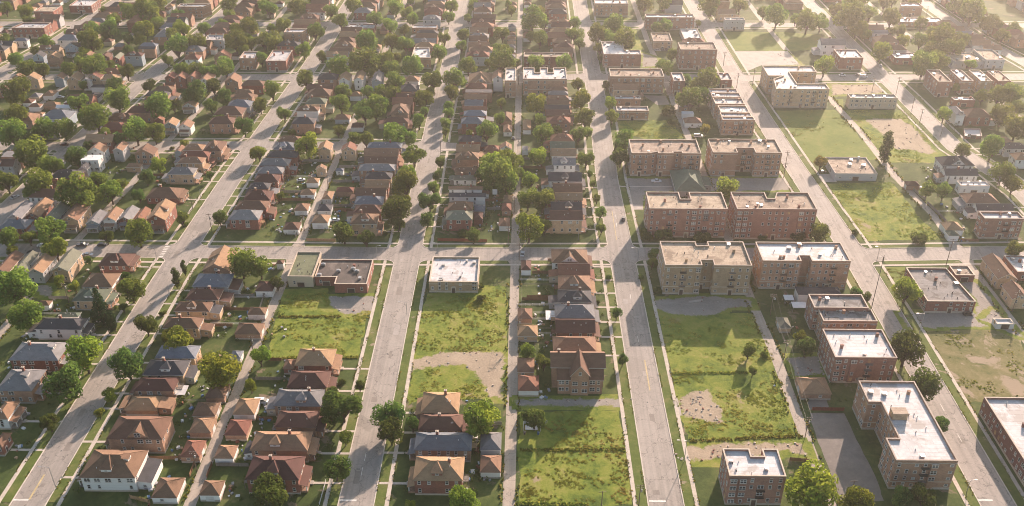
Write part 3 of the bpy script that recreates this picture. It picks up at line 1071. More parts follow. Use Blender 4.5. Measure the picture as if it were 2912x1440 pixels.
LOT=[('weed', [(-103.7, 336.3), (-84.7, 336.6), (-80.8, 321.1), (-73.1, 315.4), (-63.9, 319.9), (-64.4, 311.8), (-63.9, 288.0), (-99.6, 287.5), (-101.6, 307.6)]), ('weed', [(-40.6, 333.1), (-18.7, 341.1), (-6.8, 339.2), (-6.3, 294.3), (-31.6, 291.0), (-42.8, 288.3), (-42.6, 317.8)]), ('weed', [(-41.4, 280.2), (-22.9, 283.7), (-15.9, 274.6), (-12.5, 265.2), (-22.7, 263.9), (-35.3, 268.2), (-41.3, 260.0), (-42.3, 265.1)]), ('weed', [(-1.2, 257.5), (35.2, 258.7), (36.3, 228.9), (35.7, 213.3), (-0.4, 212.8)]), ('weed', [(56.2, 320.7), (96.1, 320.3), (97.9, 301.9), (97.3, 264.8), (97.2, 244.2), (58.0, 244.3), (57.0, 264.3)]), ('weed', [(157.5, 439.3), (192.8, 441.3), (194.1, 437.1), (194.5, 403.2), (198.6, 381.6), (162.8, 380.5), (158.4, 380.4), (158.2, 398.7)]), ('lawn', [(151.4, 536.8), (191.4, 538.0), (195.8, 470.3), (185.8, 464.0), (154.7, 463.6), (152.2, 489.6)]), ('weed', [(196.3, 538.1), (236.2, 538.6), (237.9, 503.6), (239.5, 476.0), (226.4, 464.5), (201.3, 464.9), (198.2, 478.0)]), ('dry', [(163.7, 309.1), (202.2, 310.5), (186.7, 266.1), (161.6, 264.8), (161.5, 277.1)]), ('lawn', [(148.8, 687.3), (190.6, 687.9), (184.0, 646.5), (149.9, 646.0)]), ('lawn', [(189.8, 687.8), (221.0, 682.1), (209.0, 647.9), (187.8, 645.7)]), ('weed', [(52.4, 519.9), (88.2, 520.4), (91.9, 496.0), (73.1, 492.5), (55.0, 503.0)]), ('weed', [(52.2, 718.9), (83.3, 719.3), (85.7, 645.7), (70.6, 645.5), (60.9, 668.4)]), ('lawn', [(161.6, 357.5), (171.7, 357.6), (170.5, 337.5), (163.1, 324.4), (162.6, 334.3)]), ('lawn', [(194.8, 556.0), (201.5, 556.1), (198.3, 544.8), (195.1, 542.3)])]
HEDGE=[((-0.6, 237.8), (35.8, 238.7)), ((57.2, 280.2), (86.6, 281.1)), ((58.3, 243.2), (98.0, 246.2)), ((-101.7, 315.0), (-75.4, 315.6)), ((-1.2, 213.4), (20.8, 213.3)), ((-98.8, 287.5), (-64.0, 288.4))]
CAR=[((-205.5, 370.9), 0, 'dark grey', 'pickup'), ((-196.3, 371.1), 0, 'black', 'car'), ((-224.0, 370.0), 0, 'white', 'car'), ((-259.1, 417.4), 60, 'silver', 'car'), ((-199.5, 362.1), 0, 'silver', 'car'), ((-226.0, 363.8), 0, 'black', 'car'), ((-203.3, 361.8), 0, 'dark blue', 'car'), ((69.9, 439.6), 0, 'white', 'pickup'), ((49.0, 399.2), 82, 'black', 'car'), ((160.2, 451.7), 10, 'dark green', 'car'), ((212.2, 596.5), 0, 'white', 'car'), ((223.0, 597.2), 0, 'grey', 'car'), ((225.7, 593.8), 0, 'white', 'van'), ((243.6, 615.1), 75, 'silver', 'car'), ((-117.3, 438.6), 20, 'white', 'car'), ((-91.8, 396.1), 20, 'white', 'car'), ((-260.4, 480.4), 0, 'dark red', 'car'), ((-168.8, 480.9), 0, 'black', 'car'), ((95.0, 644.1), 0, 'white', 'car'), ((98.4, 644.7), 0, 'grey', 'car'), ((101.7, 644.8), 0, 'dark blue', 'car'), ((-95.0, 261.3), 0, 'white', 'van'), ((-0.2, 365.7), 85, 'silver', 'car'), ((185.3, 320.4), 5, 'black', 'car'), ((-292.9, 551.0), 0, 'silver', 'car'), ((-6.0, 492.9), 85, 'black', 'car'), ((100.8, 497.1), 0, 'white', 'van'), ((237.4, 393.4), 60, 'grey', 'car')]
FEN=[((-125.9, 231.6), (-110.3, 231.8), 'brown board'), ((-110.1, 231.3), (-109.8, 223.4), 'brown board'), ((-126.1, 213.9), (-119.2, 212.0), 'tan board'), ((-104.0, 229.2), (-104.0, 223.1), 'brown board'), ((-99.1, 285.7), (-93.2, 285.8), 'dark brown board'), ((-101.9, 376.5), (-88.2, 376.2), 'orange brown board'), ((-40.2, 377.6), (-17.0, 376.7), 'red brown board'), ((-107.7, 379.8), (-108.0, 395.1), 'grey board'), ((-125.6, 308.0), (-118.2, 308.1), 'brown board'), ((-124.4, 329.2), (-114.6, 329.7), 'grey board'), ((-202.0, 326.8), (-193.6, 326.9), 'grey board'), ((1.8, 330.3), (14.1, 330.5), 'brown board'), ((104.9, 259.7), (116.3, 259.6), 'red board'), ((90.7, 234.0), (97.4, 233.2), 'brown board'), ((203.6, 417.7), (205.8, 398.1), 'grey board'), ((200.7, 435.7), (203.9, 421.2), 'grey board'), ((205.7, 380.5), (214.2, 380.3), 'brown board'), ((-97.0, 422.8), (-87.2, 422.9), 'grey board'), ((-94.1, 406.0), (-84.8, 406.1), 'brown board'), ((-100.4, 274.1), (-90.9, 274.2), 'grey board'), ((-64.5, 212.1), (-64.3, 222.1), 'pale rail'), ((-110.1, 317.8), (-111.0, 336.7), 'grey board'), ((-1.9, 314.3), (13.2, 314.6), 'pale rail'), ((6.2, 304.4), (12.9, 304.5), 'pale rail'), ((-2.0, 324.6), (13.4, 324.8), 'pale rail'), ((-1.2, 344.0), (14.5, 343.9), 'pale rail')]
POLE=[('u', (98.9, 245.9), 9, 0), ('u', (106.1, 217.1), 8, 0), ('u', (102.8, 318.8), 11, 0), ('u', (191.2, 359.8), 13.5, 0), ('m', (146.9, 325.4), 26, 0), ('u', (204.5, 322.9), 10, 0), ('u', (243.9, 431.8), 9, 0), ('u', (138.0, 445.5), 9, 0), ('u', (141.9, 458.5), 10, 0), ('l', (55.0, 233.2), 9.3, -1), ('l', (-151.8, 217.8), 9.5, -1), ('u', (-148.9, 384.5), 10, 0), ('l', (-166.6, 358.8), 6.5, -1), ('u', (-192.4, 324.2), 10, 0), ('l', (-150.7, 328.5), 6.5, 1), ('l', (-163.2, 415.4), 6.5, 1), ('u', (-165.0, 407.0), 7, 0), ('l', (-66.3, 360.0), 7.5, 0), ('l', (-38.9, 364.6), 6.5, 0), ('l', (1.0, 373.8), 8.5, 0), ('u', (-1.7, 361.1), 9, 0), ('l', (161.2, 363.3), 7, 0), ('l', (227.4, 380.0), 8, 1), ('l', (160.1, 306.7), 10, -1), ('l', (26.0, 379.2), 4.5, 0), ('l', (-48.1, 317.7), 6, -1), ('u', (37.6, 213.2), 9, 0), ('u', (25.7, 212.8), 6.5, 0), ('u', (136.2, 614.1), 10, 0), ('u', (137.6, 573.9), 10, 0), ('u', (148.6, 577.5), 12, 0), ('u', (237.0, 563.9), 12, 0), ('u', (223.5, 569.3), 9, 0), ('u', (238.4, 539.1), 9, 0), ('u', (236.0, 518.9), 9, 0), ('u', (241.3, 499.9), 6, 0), ('u', (328.0, 657.5), 10, 0), ('u', (313.9, 724.2), 9, 0), ('u', (-46.2, 472.9), 8, 0), ('u', (85.2, 580.4), 8, 0), ('l', (46.3, 618.1), 8, 0), ('u', (-1.5, 303.2), 9, 0), ('u', (-4.3, 405.8), 9, 0), ('u', (-6.9, 376.3), 9, 0), ('u', (-105.1, 289.6), 9, 0), ('u', (-108.3, 226.3), 9, 0), ('u', (-104.9, 386.1), 9, 0), ('u', (-101.4, 430.0), 9, 0), ('u', (-3.2, 475.2), 9, 0), ('u', (-3.8, 577.7), 9, 0), ('u', (101.8, 290.0), 9, 0), ('l', (52.2, 360.7), 7, -1), ('l', (144.9, 220.6), 5, 0)]
ODD={'canopy': [(11.5, 314.2, 4, 6, 2.5, 'white awning canopy behind the grey house east of the third alley'), (112.5, 328.6, 4, 3.5, 2.4, 'small white patio canopy north of the yard beside the fourth alley'), (115.6, 323.2, 6, 4, 2.4, 'wide white patio canopy beside the dark-roofed low house'), (-125.5, 264.9, 4.5, 5, 2.4, 'white sunporch canopy behind the maroon-roofed house')], 'ruin': (3.6, 249.3), 'board': (-14.4, 418.2)}

CAMH = 225.0
PITCH = 0.62
R_ = random.uniform

# ---------------------------------------------------------------- materials
def nodes(name):
    m = bpy.data.materials.new(name); m.use_nodes = True
    nt = m.node_tree; nt.nodes.clear()
    out = nt.nodes.new('ShaderNodeOutputMaterial'); b = nt.nodes.new('ShaderNodeBsdfPrincipled')
    nt.links.new(b.outputs[0], out.inputs[0])
    return m, nt, b, out
def mth(nt, op, a, b=None, c=None):
    n = nt.nodes.new('ShaderNodeMath'); n.operation = op
    for i, v in enumerate((a, b, c)):
        if v is None: continue
        if isinstance(v, (int, float)): n.inputs[i].default_value = v
        else: nt.links.new(v, n.inputs[i])
    return n.outputs[0]
def noise(nt, vec, scale, detail=4, rough=.6, dist=0):
    n = nt.nodes.new('ShaderNodeTexNoise'); n.inputs['Scale'].default_value = scale
    n.inputs['Detail'].default_value = detail; n.inputs['Roughness'].default_value = rough; n.inputs['Distortion'].default_value = dist
    nt.links.new(vec, n.inputs['Vector']); return n.outputs['Fac']
def ramp(nt, fac, stops):
    n = nt.nodes.new('ShaderNodeValToRGB'); e = n.color_ramp.elements
    while len(e) < len(stops): e.new(.5)
    for x, (p, c) in zip(e, stops): x.position = p; x.color = (*c, 1)
    nt.links.new(fac, n.inputs[0]); return n.outputs[0]
def mixc(nt, fac, a, b, mode='MIX'):
    n = nt.nodes.new('ShaderNodeMix'); n.data_type = 'RGBA'; n.blend_type = mode
    for s, v in ((0, fac), (6, a), (7, b)):
        if isinstance(v, (int, float)): n.inputs[s].default_value = v
        elif isinstance(v, tuple): n.inputs[s].default_value = (*v, 1)
        else: nt.links.new(v, n.inputs[s])
    return n.outputs[2]
def coords(nt, kind='Object', scale=None):
    if kind == 'World':
        g = nt.nodes.new('ShaderNodeNewGeometry'); v = g.outputs['Position']
    else:
        t = nt.nodes.new('ShaderNodeTexCoord'); v = t.outputs[kind]
    if scale:
        m = nt.nodes.new('ShaderNodeMapping'); m.inputs['Scale'].default_value = scale
        nt.links.new(v, m.inputs['Vector']); v = m.outputs['Vector']
    return v
def bump(nt, b, h, strength, dist=.1):
    n = nt.nodes.new('ShaderNodeBump'); n.inputs['Strength'].default_value = strength; n.inputs['Distance'].default_value = dist
    nt.links.new(h, n.inputs['Height']); nt.links.new(n.outputs[0], b.inputs['Normal'])
def sc_col(c, k): return tuple(min(.95, max(.003, x * k)) for x in c)
def surf(name, c, rough=.85, var=.18, fine=2.2, coarse=.25, kind='World', rnd=.16, spec=.3, stretch=None, bmp=.25, metal=0, blot=None):
    """weathered surface: fine grain, broad mottling, small value change from one object to the next"""
    m, nt, b, _ = nodes(name); v = coords(nt, kind, stretch)
    f1 = noise(nt, v, fine, 3, .7); f2 = noise(nt, v, coarse, 4, .6)
    f = mth(nt, 'ADD', mth(nt, 'MULTIPLY', f1, .5), mth(nt, 'MULTIPLY', f2, .5))
    col = ramp(nt, f, [(.28, sc_col(c, 1 - 2 * var)), (.5, c), (.72, sc_col(c, 1 + 1.6 * var))])
    if blot:
        f3 = noise(nt, v, blot[0], 5, .65, .4)
        col = mixc(nt, ramp(nt, f3, [(blot[1], (0, 0, 0)), (blot[1] + .07, (1, 1, 1))]), col, blot[2])
    if rnd:
        oi = nt.nodes.new('ShaderNodeObjectInfo')
        h = nt.nodes.new('ShaderNodeHueSaturation')
        nt.links.new(mth(nt, 'ADD', mth(nt, 'MULTIPLY', oi.outputs['Random'], 2 * rnd), 1 - rnd), h.inputs['Value'])
        nt.links.new(mth(nt, 'ADD', mth(nt, 'MULTIPLY', oi.outputs['Random'], .02), .49), h.inputs['Hue'])
        nt.links.new(col, h.inputs['Color']); col = h.outputs[0]
    nt.links.new(col, b.inputs['Base Color']); b.inputs['Roughness'].default_value = rough
    b.inputs['Specular IOR Level'].default_value = spec; b.inputs['Metallic'].default_value = metal
    if bmp: bump(nt, b, f1, bmp, .06)
    return m

ROOFC = {'br': (.15, .086, .056), 'tn': (.25, .15, .09), 'mr': (.105, .053, .041), 'gy': (.17, .165, .165), 'ch': (.06, .058, .062),
         'bl': (.135, .148, .168), 'gn': (.10, .12, .085), 'wh': (.58, .57, .56), 'rb': (.19, .085, .056), 'og': (.15, .15, .11)}
ROOF = {k: surf('shingle_' + k, c, .9, .22, 3.2, .35, 'Object', .18, .25, (1, 1, 3.5), .5, 0, (.5, .66, sc_col(c, .72))) for k, c in ROOFC.items()}
ROOF['wh'] = surf('painted_metal_roof', ROOFC['wh'], .6, .12, 1.5, .2, 'Object', .08, .4)
def seamed(m, c):
    nt = m.node_tree; b = nt.nodes['Principled BSDF']; lk = b.inputs['Base Color'].links[0]; src = lk.from_socket
    t = nt.nodes.new('ShaderNodeTexBrick'); nt.links.new(coords(nt, 'World'), t.inputs['Vector']); t.inputs['Scale'].default_value = 1; t.inputs['Brick Width'].default_value = 9; t.inputs['Row Height'].default_value = 1.9; t.inputs['Mortar Size'].default_value = .07
    t.inputs['Color1'].default_value = (1, 1, 1, 1); t.inputs['Color2'].default_value = (.88, .87, .86, 1); t.inputs['Mortar'].default_value = (*c, 1)
    nt.links.new(mixc(nt, 1.0, src, t.outputs['Color'], 'MULTIPLY'), b.inputs['Base Color']); return m
DECK = {'wh': surf('pale_roof_membrane', (.50, .49, .485), .8, .16, .8, .12, 'World', .1, .3, None, .2, 0, (.13, .53, (.36, .335, .31))),
        'tn': surf('gravel_roof_tan', (.36, .29, .22), .95, .25, 1.2, .16, 'World', .12, .2, None, .4, 0, (.17, .52, (.22, .17, .13))),
        'gy': surf('tar_roof_grey', (.22, .21, .20), .9, .22, 1.0, .15, 'World', .12, .3, None, .3, 0, (.16, .52, (.12, .11, .10))),
        'og': surf('rolled_roof_olive', (.13, .14, .085), .9, .2, 1.0, .2, 'World', .1),
        'br': surf('tar_roof_brown', (.075, .06, .052), .8, .3, .7, .2, 'World', .1, .4, None, .3, 0, (.15, .56, (.15, .12, .10))),
        'gn': surf('rolled_roof_green', (.13, .14, .08), .9, .2, 1.0, .2, 'World', .1, .3, None, .3, 0, (.2, .62, (.06, .07, .05))),
        'ch': surf('tar_roof_dark', (.07, .07, .07), .85, .25, 1, .2, 'World', .1)}
for k_ in DECK: seamed(DECK[k_], (.7, .68, .66))
def brick(name, c, c2):
    m, nt, b, _ = nodes(name); v = coords(nt, 'Object')
    # courses run round the house: mix x and y so that both faces carry the pattern
    sp = nt.nodes.new('ShaderNodeSeparateXYZ'); nt.links.new(v, sp.inputs[0])
    cb = nt.nodes.new('ShaderNodeCombineXYZ'); nt.links.new(mth(nt, 'ADD', sp.outputs[0], sp.outputs[1]), cb.inputs[0]); nt.links.new(sp.outputs[2], cb.inputs[1])
    t = nt.nodes.new('ShaderNodeTexBrick'); nt.links.new(cb.outputs[0], t.inputs['Vector'])
    t.inputs['Scale'].default_value = 1.0; t.inputs['Brick Width'].default_value = .55; t.inputs['Row Height'].default_value = .24; t.inputs['Mortar Size'].default_value = .022
    t.inputs['Color1'].default_value = (*c, 1); t.inputs['Color2'].default_value = (*c2, 1); t.inputs['Mortar'].default_value = (*sc_col(c, 1.35), 1)
    f = noise(nt, v, .35, 5, .7); g = noise(nt, v, 2.5, 3, .7)
    col = mixc(nt, 1.0, t.outputs['Color'], ramp(nt, mth(nt, 'ADD', mth(nt, 'MULTIPLY', f, .65), mth(nt, 'MULTIPLY', g, .35)), [(.3, (.62, .62, .62)), (.52, (1, 1, 1)), (.72, (1.25, 1.22, 1.18))]), 'MULTIPLY')
    oi = nt.nodes.new('ShaderNodeObjectInfo'); h = nt.nodes.new('ShaderNodeHueSaturation')
    nt.links.new(mth(nt, 'ADD', mth(nt, 'MULTIPLY', oi.outputs['Random'], .3), .85), h.inputs['Value']); nt.links.new(col, h.inputs['Color'])
    nt.links.new(h.outputs[0], b.inputs['Base Color']); b.inputs['Roughness'].default_value = .9
    bump(nt, b, t.outputs['Fac'], .3, -.03)
    return m
WALL = {'rd': brick('red_brick', (.235, .092, .064), (.165, .067, .05)), 'db': brick('dark_brick', (.17, .075, .058), (.13, .06, .05)),
        'bk': brick('brown_brick', (.33, .195, .128), (.25, .145, .098)), 'yb': brick('buff_brick', (.45, .315, .20), (.36, .25, .155)),
        'rf': brick('rose_brown_brick', (.265, .14, .102), (.20, .105, .08)), 'ob': brick('yellow_brick', (.33, .24, .15), (.26, .185, .118)),
        'wt': surf('white_siding', (.66, .64, .61), .6, .1, 2, .3, 'Object', .1, .3, (.4, .4, 5)), 'gs': surf('grey_siding', (.36, .36, .36), .7, .1, 2, .3, 'Object', .15, .3, (.4, .4, 5)),
        'bs': surf('blue_grey_siding', (.27, .32, .36), .7, .1, 2, .3, 'Object', .15, .3, (.4, .4, 5)), 'tn': surf('tan_siding', (.42, .35, .26), .7, .1, 2, .3, 'Object', .15, .3, (.4, .4, 5))}
TRIM = surf('white_trim', (.6, .58, .55), .6, .1, 3, .5, 'World', .12)
STONE = surf('limestone_coping', (.42, .35, .28), .85, .15, 2, .4)
CONC = surf('old_concrete', (.36, .32, .275), .9, .16, 1.8, .22, 'World', 0, .2, None, .2, 0, (.35, .63, (.25, .23, .19)))
WALK = surf('sidewalk_concrete', (.44, .385, .32), .9, .16, 1.4, .3, 'World', 0, .2, None, .2, 0, (.4, .64, (.22, .21, .15)))
KERB = surf('kerb_concrete', (.47, .42, .355), .9, .12, 1.2, .3, 'World', 0)
WOOD = surf('brown_boards', (.16, .085, .05), .9, .2, 2, .5, 'Object', .2, .2, (6, 6, .6)); WOODG = surf('grey_boards', (.2, .18, .16), .9, .2, 2, .5, 'Object', .2, .2, (6, 6, .6))
REDW = surf('red_boards', (.22, .06, .035), .9, .2, 2, .5, 'Object', .2, .2, (6, 6, .6)); TANW = surf('tan_boards', (.38, .24, .13), .9, .2, 2, .5, 'Object', .2, .2, (6, 6, .6))
METAL = surf('galvanised_metal', (.36, .36, .36), .45, .1, 3, .5, 'World', .1, .5, None, .05, .6)
DARKM = surf('dark_metal', (.035, .033, .032), .6, .1, 3, .5, 'World', .1, .5, None, .05)
POLEM = surf('pole_timber', (.15, .11, .08), .9, .2, 3, .6, 'World', .1)
DOORM = surf('dark_door', (.06, .04, .035), .5, .15, 3, .5, 'World', .3); GARM = surf('garage_door_paint', (.55, .53, .5), .6, .1, 3, .5, 'Object', .15, .3, (.2, .2, 5))
BARK = surf('bark', (.085, .062, .045), .95, .25, 4, 1, 'Object', .1)
def glass(name, c):
    m, nt, b, _ = nodes(name); b.inputs['Base Color'].default_value = (*c, 1); b.inputs['Roughness'].default_value = .12; b.inputs['Specular IOR Level'].default_value = .7
    oi = nt.nodes.new('ShaderNodeObjectInfo'); nt.links.new(ramp(nt, oi.outputs['Random'], [(0, sc_col(c, .6)), (.6, c), (.8, (.10, .10, .095)), (1, (.26, .25, .23))]), b.inputs['Base Color'])
    return m
GLASS = glass('window_glass', (.03, .033, .036))
def ground_mat(name, stops, s1=.05, s2=.9, extra=None, kind='World', b_=.3):
    m, nt, b, _ = nodes(name); v = coords(nt, kind)
    f = mth(nt, 'ADD', mth(nt, 'ADD', mth(nt, 'MULTIPLY', noise(nt, v, s1, 5, .6, .6), .5), mth(nt, 'MULTIPLY', noise(nt, v, s2 * .3, 3, .7, .8), .28)), mth(nt, 'MULTIPLY', noise(nt, v, s2, 4, .8), .22))
    col = ramp(nt, f, stops)
    if extra:
        sc_, th, c = extra
        col = mixc(nt, ramp(nt, noise(nt, v, sc_, 6, .65, .5), [(th, (0, 0, 0)), (th + .05, (1, 1, 1))]), col, c)
    nt.links.new(col, b.inputs['Base Color']); b.inputs['Roughness'].default_value = .95; b.inputs['Specular IOR Level'].default_value = .15
    bump(nt, b, noise(nt, v, s2 * 1.6, 4, .75), b_, .35)
    return m
GROUND = ground_mat('yard_grass', [(.34, (.026, .040, .012)), (.46, (.046, .070, .017)), (.55, (.075, .098, .026)), (.66, (.14, .125, .055))], .06, .8, (.11, .60, (.17, .135, .09)))
VERGE = ground_mat('verge_grass', [(.34, (.045, .070, .015)), (.5, (.09, .118, .026)), (.66, (.17, .155, .06))], .08, .9, (.14, .62, (.25, .205, .14)))
WEEDS = [(.38, (.048, .080, .013)), (.45, (.105, .146, .020)), (.52, (.17, .195, .030)), (.59, (.22, .21, .055)), (.66, (.26, .215, .10))]
LOTM = {'weed': ground_mat('weedy_lot', WEEDS, .07, .8, (.07, .63, (.27, .215, .13)), 'World', .55),
        'lawn': ground_mat('open_lot_grass', [(.34, (.075, .11, .018)), (.5, (.125, .16, .028)), (.68, (.20, .195, .06))], .05, .6, (.05, .66, (.24, .20, .1)), 'World', .3),
        'dry': ground_mat('dry_lot', [(.40, (.07, .085, .025)), (.48, (.13, .125, .045)), (.62, (.21, .175, .09))], .06, .7, (.07, .55, (.27, .215, .15)), 'World', .3)}
PATM = {'dirt': ground_mat('bare_dirt', [(.3, (.22, .18, .125)), (.5, (.33, .275, .205)), (.7, (.42, .36, .28))], .12, 1.2, (.16, .64, (.10, .12, .04)), 'World', .4),
        'gravel': ground_mat('gravel_lot', [(.3, (.19, .17, .145)), (.5, (.28, .25, .215)), (.7, (.37, .335, .285))], .12, 1.4, (.13, .66, (.12, .12, .07)), 'World', .4),
        'concrete': CONC, 'asphalt': ground_mat('worn_asphalt', [(.3, (.13, .117, .103)), (.5, (.185, .165, .145)), (.7, (.25, .225, .195))], .1, 1.2, (.11, .68, (.2, .17, .12)), 'World', .25)}
def road_mat(name, c, crack=True):
    m, nt, b, _ = nodes(name); v = coords(nt, 'World')
    f = mth(nt, 'ADD', mth(nt, 'MULTIPLY', noise(nt, v, .09, 5, .65, .5), .5), mth(nt, 'MULTIPLY', noise(nt, v, 1.3, 4, .75), .5))
    col = ramp(nt, f, [(.3, sc_col(c, .72)), (.5, c), (.7, sc_col(c, 1.22))])
    # long wheel tracks
    tr = noise(nt, coords(nt, 'World', (.9, .015, 1)), 1, 3, .5)
    col = mixc(nt, .6, col, ramp(nt, tr, [(.35, (.78, .78, .78)), (.6, (1.12, 1.11, 1.1))]), 'MULTIPLY')
    # cracks and tarred joints
    for s, w, st in ((.11, .010, (1, 1, 1)), (.05, .006, (1, .6, 1))):
        vo = nt.nodes.new('ShaderNodeTexVoronoi'); vo.feature = 'DISTANCE_TO_EDGE'; vo.inputs['Scale'].default_value = s
        wv = nt.nodes.new('ShaderNodeVectorMath'); wv.operation = 'ADD'
        nn = nt.nodes.new('ShaderNodeTexNoise'); nn.inputs['Scale'].default_value = .35; nt.links.new(v, nn.inputs['Vector'])
        sx = nt.nodes.new('ShaderNodeVectorMath'); sx.operation = 'SCALE'; sx.inputs['Scale'].default_value = 5; nt.links.new(nn.outputs['Color'], sx.inputs[0])
        nt.links.new(coords(nt, 'World', st), wv.inputs[0]); nt.links.new(sx.outputs[0], wv.inputs[1]); nt.links.new(wv.outputs[0], vo.inputs['Vector'])
        col = mixc(nt, ramp(nt, vo.outputs['Distance'], [(0, (1, 1, 1)), (w, (0, 0, 0))]), col, sc_col(c, .42))
    col = mixc(nt, ramp(nt, noise(nt, v, .045, 3, .5, .3), [(.62, (0, 0, 0)), (.64, (.5, .5, .5))]), col, sc_col(c, .62))
    nt.links.new(col, b.inputs['Base Color']); b.inputs['Roughness'].default_value = .85; b.inputs['Specular IOR Level'].default_value = .35
    bump(nt, b, noise(nt, v, 3, 3, .7), .15, .05)
    return m
ROAD = road_mat('street_surface', (.265, .236, .205)); ALLEYM = road_mat('alley_surface', (.31, .265, .215))
PAINT = surf('road_paint', (.62, .6, .54), .8, .25, 1.6, .5, 'World', 0); PAINTY = surf('worn_yellow_paint', (.42, .33, .17), .8, .25, 1.6, .5, 'World', 0)
def leaf(name, c, tr=.56):
    m, nt, b, out = nodes(name); nt.nodes.remove(b)
    at = nt.nodes.new('ShaderNodeAttribute'); at.attribute_name = 'tone'
    oi = nt.nodes.new('ShaderNodeObjectInfo')
    col = ramp(nt, at.outputs['Fac'], [(0, sc_col((c[0] * .8, c[1], c[2]), .62)), (.5, c), (1, sc_col((c[0] * 1.2, c[1], c[2] * .9), 1.4))])
    h = nt.nodes.new('ShaderNodeHueSaturation'); nt.links.new(col, h.inputs['Color'])
    nt.links.new(mth(nt, 'ADD', mth(nt, 'MULTIPLY', oi.outputs['Random'], .6), .72), h.inputs['Value']); nt.links.new(mth(nt, 'ADD', mth(nt, 'MULTIPLY', oi.outputs['Random'], .055), .465), h.inputs['Hue'])
    d = nt.nodes.new('ShaderNodeBsdfDiffuse'); t = nt.nodes.new('ShaderNodeBsdfTranslucent'); mx = nt.nodes.new('ShaderNodeMixShader')
    nt.links.new(h.outputs[0], d.inputs[0]); nt.links.new(h.outputs[0], t.inputs[0]); mx.inputs[0].default_value = tr
    nt.links.new(d.outputs[0], mx.inputs[1]); nt.links.new(t.outputs[0], mx.inputs[2]); nt.links.new(mx.outputs[0], out.inputs[0])
    return m
LEAF = {'b': leaf('leaf_bright', (.185, .25, .036)), 'm': leaf('leaf_mid', (.135, .20, .038)), 'd': leaf('leaf_dark', (.085, .14, .032)), 'n': leaf('leaf_narrow', (.065, .105, .026)),
        'c': leaf('needle_dark', (.03, .06, .022), .25), 's': leaf('leaf_shrub', (.085, .12, .028)), 'y': leaf('leaf_yellowing', (.2, .17, .035))}
BLADE = [leaf('weed_blade_green', (.15, .19, .03)), leaf('weed_blade_pale', (.21, .22, .05)), leaf('weed_blade_dry', (.22, .205, .06))]

# ---------------------------------------------------------------- mesh helpers
class MB:
    def __init__(s): s.v = []; s.f = []; s.m = []; s.t = []
    def poly(s, pts, m=0):
        n = len(s.v); s.v += [tuple(p) for p in pts]; s.f.append(tuple(range(n, n + len(pts)))); s.m.append(m)
    def box(s, x0, x1, y0, y1, z0, z1, m=0, bottom=False):
        n = len(s.v); s.v += [(x0, y0, z0), (x1, y0, z0), (x1, y1, z0), (x0, y1, z0), (x0, y0, z1), (x1, y0, z1), (x1, y1, z1), (x0, y1, z1)]
        fs = [(4, 5, 6, 7), (0, 1, 5, 4), (1, 2, 6, 5), (2, 3, 7, 6), (3, 0, 4, 7)] + ([(3, 2, 1, 0)] if bottom else [])
        for f in fs: s.f.append(tuple(n + i for i in f)); s.m.append(m)
    def prism(s, pts, z0, z1, m=0, mt=None, bottom=False):
        k = len(pts)
        for i in range(k):
            a, b = pts[i], pts[(i + 1) % k]; s.poly([(*a, z0), (*b, z0), (*b, z1), (*a, z1)], m)
        s.poly([(*p, z1) for p in pts], m if mt is None else mt)
        if bottom: s.poly([(*p, z0) for p in reversed(pts)], m)
    def tube(s, a, b, r0, r1, n=8, m=0, cap=True):
        a, b = Vector(a), Vector(b); d = (b - a).normalized(); u = d.orthogonal().normalized(); w = d.cross(u); k = len(s.v)
        for p, r in ((a, r0), (b, r1)):
            for i in range(n):
                t = 2 * math.pi * i / n; s.v.append(tuple(p + u * (r * math.cos(t)) + w * (r * math.sin(t))))
        for i in range(n): s.f.append((k + i, k + (i + 1) % n, k + n + (i + 1) % n, k + n + i)); s.m.append(m)
        if cap: s.f.append(tuple(k + n + i for i in range(n))); s.m.append(m)
    def xf(s, M, start=0):
        s.v[start:] = [tuple(M @ Vector(p)) for p in s.v[start:]]
    def mesh(s, name, mats):
        me = bpy.data.meshes.new(name); me.from_pydata(s.v, [], s.f)
        for x in mats: me.materials.append(x)
        me.polygons.foreach_set('material_index', s.m)
        if s.t:
            a = me.attributes.new('tone', 'FLOAT', 'FACE'); a.data.foreach_set('value', s.t)
        me.update(); return me
def link(name, me, parent=None, loc=None, rz=0, scale=None):
    o = bpy.data.objects.new(name, me); COL.objects.link(o)
    if parent: o.parent = parent
    if loc: o.location = loc
    if rz: o.rotation_euler.z = rz
    if scale: o.scale = scale
    return o
def tag(o, label, cat, group=None):
    o['label'] = label; o['category'] = cat
    if group: o['group'] = group
    return o
def thing(name, label, cat, loc, group=None):
    return tag(link(name, None, None, loc), label, cat, group)
def struct(name, mb, mats, kind='structure'):
    o = link(name, mb.mesh(name, mats)); o['kind'] = kind; return o
def xat(pl, y):
    for (x0, y0), (x1, y1) in zip(pl, pl[1:]):
        if y <= y1 or (x1, y1) == tuple(pl[-1]): return x0 + (x1 - x0) * (y - y0) / (y1 - y0)
def yat(pl, x): return xat([(b, a) for a, b in pl], x)
def near(x, y, lines): return min(lines, key=lambda n: abs(xat(lines[n], y) - x))
def block(y):
    b = 'near crossing'
    for k in sorted(CY, key=CY.get):
        if CY[k] <= y: b = k
    return b
def nth(n): return '%d%s' % (n, 'th' if 10 <= n % 100 <= 20 else {1: 'st', 2: 'nd', 3: 'rd'}.get(n % 10, 'th'))
COUNT = {}
def rank(*key): COUNT[key] = COUNT.get(key, 0) + 1; return nth(COUNT[key])
def side(x, y, pl): return 'east' if x > xat(pl, y) else 'west'

